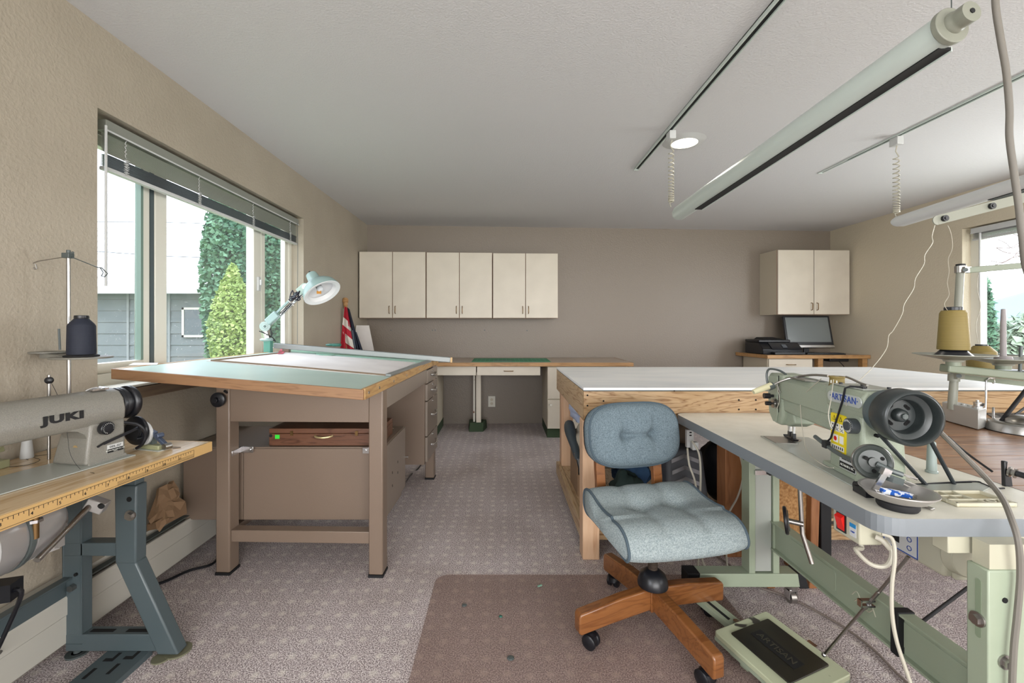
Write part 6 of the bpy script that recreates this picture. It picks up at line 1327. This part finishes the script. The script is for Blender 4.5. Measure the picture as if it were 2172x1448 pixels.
# ------------------------------------------------------------------ left sewing machine
JO = V((-1.352,1.415,.75)); JA = R(-10)
jk = thing('left_sewing_machine','grey straight-arm sewing machine with black handwheel on the maple table','sewing machine',JO,JA)
JW = M4.Translation(JO) @ M4.Rotation(JA,4,'Z')
def jo(name, b_, m, par=jk, **k): return obj(name, b_, m, par, local=True, **k)
jo('bed', B().box(-.09,-.36,.0005,.085,.07,.0035), K['bed'])
jo('pillar', B().hexa([(-.082,-.060,.003),(.055,-.060,.003),(.055,.062,.003),(-.070,.062,.003),(-.055,-.045,.13),(.052,-.045,.13),(.052,.062,.13),(-.055,.062,.13)]), K['juki'], bev=.008, seg=3)
jo('pillar_flare', B().hexa([(-.075,-.056,.003),(.06,-.056,.003),(.06,.065,.003),(-.075,.065,.003),(-.068,-.05,.012),(.054,-.05,.012),(.054,.062,.012),(-.068,.062,.012)]), K['juki'], bev=.002)
ap_ = [(-.055,.16),(-.048,.20),(-.03,.222),(.0,.232),(.03,.222),(.048,.20),(.056,.165),(.054,.135),(.04,.118),(-.04,.118),(-.052,.135)]
jo('arm', B().prism(ap_,'y',-.42,.062), K['juki'], bev=.006, seg=3, ang=50)
jo('arm_fillet', B().hexa([(-.05,-.11,.125),(.045,-.11,.125),(.045,-.03,.125),(-.05,-.03,.125),(-.05,-.11,.13),(.045,-.11,.13),(.05,-.03,.14),(-.05,-.03,.14)]).prism([(-.045,.07),(-.045,.13),(-.10,.122),(-.075,.115),(-.055,.10)],'x',-.045,.045), K['juki'], ang=60)
jo('head', B().box(-.05,-.46,.03,.05,-.40,.22), K['juki'], bev=.012)
jo('neck_ring', B().lathe([(0,.0),(.052,0),(.055,.004),(.055,.010),(0,.010)],(0,.062,.175),(0,1,0),40), K['black'])
jo('handwheel', B().lathe([(0,.0),(.05,0),(.0545,.004),(.0545,.014),(.046,.018),(.046,.026),(.0555,.030),(.0575,.034),(.0575,.044),(.054,.048),(.03,.05),(0,.052)],(0,.072,.175),(0,1,0),48), K['black'], ang=50)
jo('belt_wheel', B().lathe([(.030,0),(.047,0),(.052,.004),(.052,.010),(.047,.014),(.030,.014)],(.012,.125,.068),(0,1,0),40), K['black']); jo('belt_wheel_disc', B().lathe([(0,0),(.031,0),(.031,.006),(0,.006)],(.012,.115,.068),(0,1,0),28), K['blackm'])
jo('wheel_arm', B().tube(smooth_pts([(.045,.06,.115),(.07,.09,.10),(.078,.11,.065),(.066,.11,.03),(.04,.11,.012)]), .0055, 8), K['black'])
jo('belt_cover', B().cyl((.02,.14,.055),(.02,.152,.055),.045,n=30), K['lite2'], bev=.003)
jo('reverse_lever', B().beam((.060,-.012,.062),(.066,.10,.090),.005,.008).beam((.060,-.03,.056),(.060,-.01,.064),.004,.005), K['black'])
jo('stitch_dial', B().lathe([(0,0),(.019,0),(.021,.003),(.021,.018),(.019,.020),(0,.021)],(.054,-.008,.112),(1,0,0),32), K['black'])
bb = B()
for k in range(16): a = 2*math.pi*k/20-.3; bb.beam((.0753,-.008+.0145*math.cos(a),.112+.0145*math.sin(a)),(.0753,-.008+.017*math.cos(a),.112+.017*math.sin(a)),.0005,.001,(1,0,0))
jo('dial_marks', bb, wp)
text('name_lettering','JUKI',.031,K['ink'],jk,(0,0,0),JW @ M4.Translation((.0565,-.118,.168)) @ RGT @ M4.Rotation(R(0),4,'Z'),sx=1.65,bold=.0018,spc=1.12)
jo('rating_plate', B().box(.0545,.002,.026,.0560,.052,.052), K['lite2']); jo('rating_band', B().box(.0561,.002,.026,.0563,.052,.038), K['ink'])
text('model_text','DDL-227',.0095,K['ink'],jk,(0,0,0),JW @ M4.Translation((.0562,.027,.0445)) @ RGT); text('maker_text','SEWING MACHINE CO., LTD.',.0045,wp,jk,(0,0,0),JW @ M4.Translation((.0564,.027,.033)) @ RGT,depth=.0003); text('maker_text','TOKYO',.0035,wp,jk,(0,0,0),JW @ M4.Translation((.0564,.027,.0285)) @ RGT,depth=.0003)
jo('round_plug', B().cyl((.005,-.0535,.055),(.005,-.0505,.055),.010,n=20), mat('ochre_plug','a78a5c',.6))
jo('top_guide', B().tube(smooth_pts([(.0,-.02,.232),(.01,-.005,.240),(.02,.01,.236),(.012,.03,.236),(-.005,.02,.240),(.0,.04,.233)]), .003, 6).obx((.005,.01,.234),(.03,.05,.006)), K['chrome'])
# bobbin winder base at the far end
bw = thing('bobbin_winder','grey and black bobbin winder screwed to the far end of the maple table','winder',(-1.27,1.56,.75),R(-15))
def bo_(name, b_, m, **k): return obj(name, b_, m, bw, local=True, **k)
bo_('winder_base', B().box(-.035,-.02,.0,.05,.015,.016), mat('drab_green','8f8f6d',.45), bev=.003); bo_('base_plate', B().box(-.055,-.03,-.0004,.065,.02,.002), K['bed'])
bo_('winder_arm', B().beam((.0,.0,.055),(.065,.0,.012),.014,.012).obx((-.005,0,.058),(.035,.016,.014),(0,.3,0)).cyl((.03,-.012,.048),(.03,.012,.048),.009,n=12), mat('slate_metal','4b5568',.4,.4), bev=.002)
bo_('arm_pivot', B().cyl((.066,-.012,.012),(.066,.012,.012),.011,n=14), K['steel']); bo_('spindle', B().cyl((-.01,-.01,.045),(-.01,-.05,.045),.004), K['black'])
bo_('post_foot', B().box(-.008,-.008,.015,.008,.008,.055), K['dgrey'])
dk_ = obj('wood_knot', B().prism([(PZ(372+12*math.cos(k*.6),949+2.2*math.sin(k*.6),.75).x,PZ(372+12*math.cos(k*.6),949+2.2*math.sin(k*.6),.75).y) for k in range(10)],'z',.7497,.7502), K['brass'])
tag(dk_,'flat brown round cap at the far end of the maple table','cap')
# white thread cone core + press device at left edge
wcn = obj('white_cone', B().lathe([(0,0),(.0165,0),(.017,.006),(.012,.062),(.009,.064),(.007,.060),(0,.06)],PZ(57,971,.75),n=24), K['lite2']); tag(wcn,'empty white plastic cone standing on the maple table','cone')
pfx = thing('green_lifter','drab green steel presser lifter at the camera end of the maple table','lifter',(-1.44,1.30,.75))
g0 = V((-1.585,1.325,.75))
obj('lifter_block', B().box(g0.x-.05,g0.y-.02,.75,g0.x+.03,g0.y+.03,.775), bpy.data.materials['drab_green'], pfx, bev=.002)
obj('lifter_arm', B().beam(g0+V((-.05,0,.045)),g0+V((.026,.01,.060)),.02,.016).cyl(g0+V((-.04,0,.02)),g0+V((-.04,0,.05)),.005,n=8).cyl(g0+V((.022,-.01,.066)),g0+V((.022,.01,.066)),.005,n=8), bpy.data.materials['drab_green'], pfx, bev=.002)
# thread stand with navy cone
nv = thing('thread_stand','grey wire thread stand holding a navy cone behind the left machine','thread stand',(-1.5,1.5,.75))
px_ = -1.505; Yp = 1.50; oy = 1.5
obj('pole', B().cyl((-1.515,Yp,.7497),P(145,546,Yp),.0058,n=12), K['steel'], nv)
obj('pole_foot', B().cyl((-1.515,Yp,.7497),(-1.515,Yp,.758),.02,n=18), K['steel'], nv)
hd = P(144,542,Yp)
obj('top_clamp', B().obx(hd,(.026,.022,.018)).cyl(hd+V((.002,0,.008)),hd+V((.002,0,.02)),.006,n=10).cyl(hd+V((-.016,0,-.004)),hd+V((.02,0,.012)),.004,n=8), K['dgrey'], nv, bev=.002)
obj('left_hook', B().tube([P(136,545,Yp),P(80,554,Yp),P(66,560,Yp),P(74,571,Yp),P(78,570,Yp),P(75,560,Yp)], .0017, 6), K['steel'], nv)
obj('right_hook', B().tube([P(152,545,Yp),P(207,567,Yp),P(216,568,Yp),P(222,574,Yp),P(228,580,Yp),P(222,587,Yp),P(215,585,Yp),P(219,578,Yp),P(213,568,Yp)], .0017, 6), K['dgrey'], nv)
tc1, tc2 = P(173,756,Yp-.03), P(103,745,Yp+.02)
tgm = mat('olive_grey_tray','75736b',.5)
obj('tray', B().prism([(tc1.x+.088*math.cos(a),tc1.y+.075*math.sin(a)) for a in [k*math.pi/18 for k in range(36)]],'z',tc1.z-.006,tc1.z), tgm, nv, bev=.002)
obj('tray', B().prism([(tc2.x+.052*math.cos(a),tc2.y+.05*math.sin(a)) for a in [k*math.pi/18 for k in range(36)]]+[],'z',tc2.z-.006,tc2.z), tgm, nv, bev=.002)
obj('tray_bridge', B().hexa([(tc2.x,tc2.y-.03,tc1.z-.007),(tc1.x,tc1.y-.03,tc1.z-.007),(tc1.x,tc1.y+.05,tc1.z-.007),(tc2.x,tc2.y+.04,tc1.z-.007),(tc2.x,tc2.y-.03,tc2.z-.004),(tc1.x,tc1.y-.03,tc1.z-.001),(tc1.x,tc1.y+.05,tc1.z-.001),(tc2.x,tc2.y+.04,tc2.z-.004)]), tgm, nv)
obj('spool_pin', B().cyl(P(127,742,Yp+.01),P(125,697,Yp+.01),.0035,n=8), K['dgrey'], nv)
nc = thing('thread_cone','navy blue thread cone on the tray of the left thread stand','thread cone',tc1)
cc = tc1+V((.002,-.002,.0005))
obj('cone_foot', B().lathe([(0,0),(.046,0),(.047,.004),(.037,.008),(0,.008)],cc,n=32), K['blackm'], nc)
obj('thread', B().lathe([(.01,.008),(.037,.008),(.038,.014),(.0365,.105),(.033,.112),(.020,.128),(.019,.129),(0,.129)],cc,n=40), K['cone'], nc); obj('cone_tip', B().lathe([(0,.129),(.019,.129),(.020,.132),(.019,.140),(.012,.141),(0,.136)],cc,n=24), K['black'], nc)
wt = thing('winder_pin','steel pin with black tension disc rising behind the left machine arm','pin',(-1.50,1.42,.75))
q_ = P(104,850,1.43)
obj('pin', B().cyl((q_.x,1.43,.7497),P(104,795,1.43),.0045,n=10), K['steel'], wt); obj('disc', B().lathe([(0,0),(.011,0),(.011,.008),(.006,.012),(0,.012)],P(106,806,1.425),(.3,-1,0),20), K['black'], wt)
def dth(pts, label): return tag(obj('thread', B().tube(smooth_pts(pts,4), .0007, 4), K['blackm']), label, 'thread')
dth([P(108,810,1.42),P(122,838,1.39),P(121,850,1.375),P(110,870,1.365)],'dark thread hanging from the black tension disc onto the arm')
dth([P(124,848,1.30),P(135,862,1.30),P(139,890,1.31),P(144,930,1.33),P(150,965,1.33),P(172,996,1.32),PZ(200,1003,.7505)],'dark loose thread drooping over the arm and pillar of the left machine')
dth([PZ(60,975,.7506),PZ(48,965,.7506),PZ(90,950,.7506),PZ(104,962,.7506),PZ(70,968,.7506),PZ(85,975,.7506),PZ(60,985,.7506),PZ(20,990,.7506)],'fine dark thread curled on the maple table around the white cone')

# ------------------------------------------------------------------ groups of repeated things
GR = {'ceiling_track':'ceiling tracks','tube_light':'hanging tube lights','track_connector':'coiled cords hanging from the ceiling tracks','window_blind':'venetian blinds at the windows','tree':'trees outside the windows',
      'thread':'loose sewing threads','bobbin':'bobbins in the metal dish','thread_cone':'thread cones on the thread stands','thread_stand':'thread stands','debris_chip':'small chips on the chair mat',
      'base_cabinet':'base cabinets under the desk counter','power_line':'power lines outside the big window','floor_cable':'black cords on the carpet'}
for o_ in list(C.objects):
    if o_.parent is None and o_.get('category') and 'group' not in o_.keys():
        k = o_.name.split('.')[0]
        if k in GR: o_['group'] = GR[k]
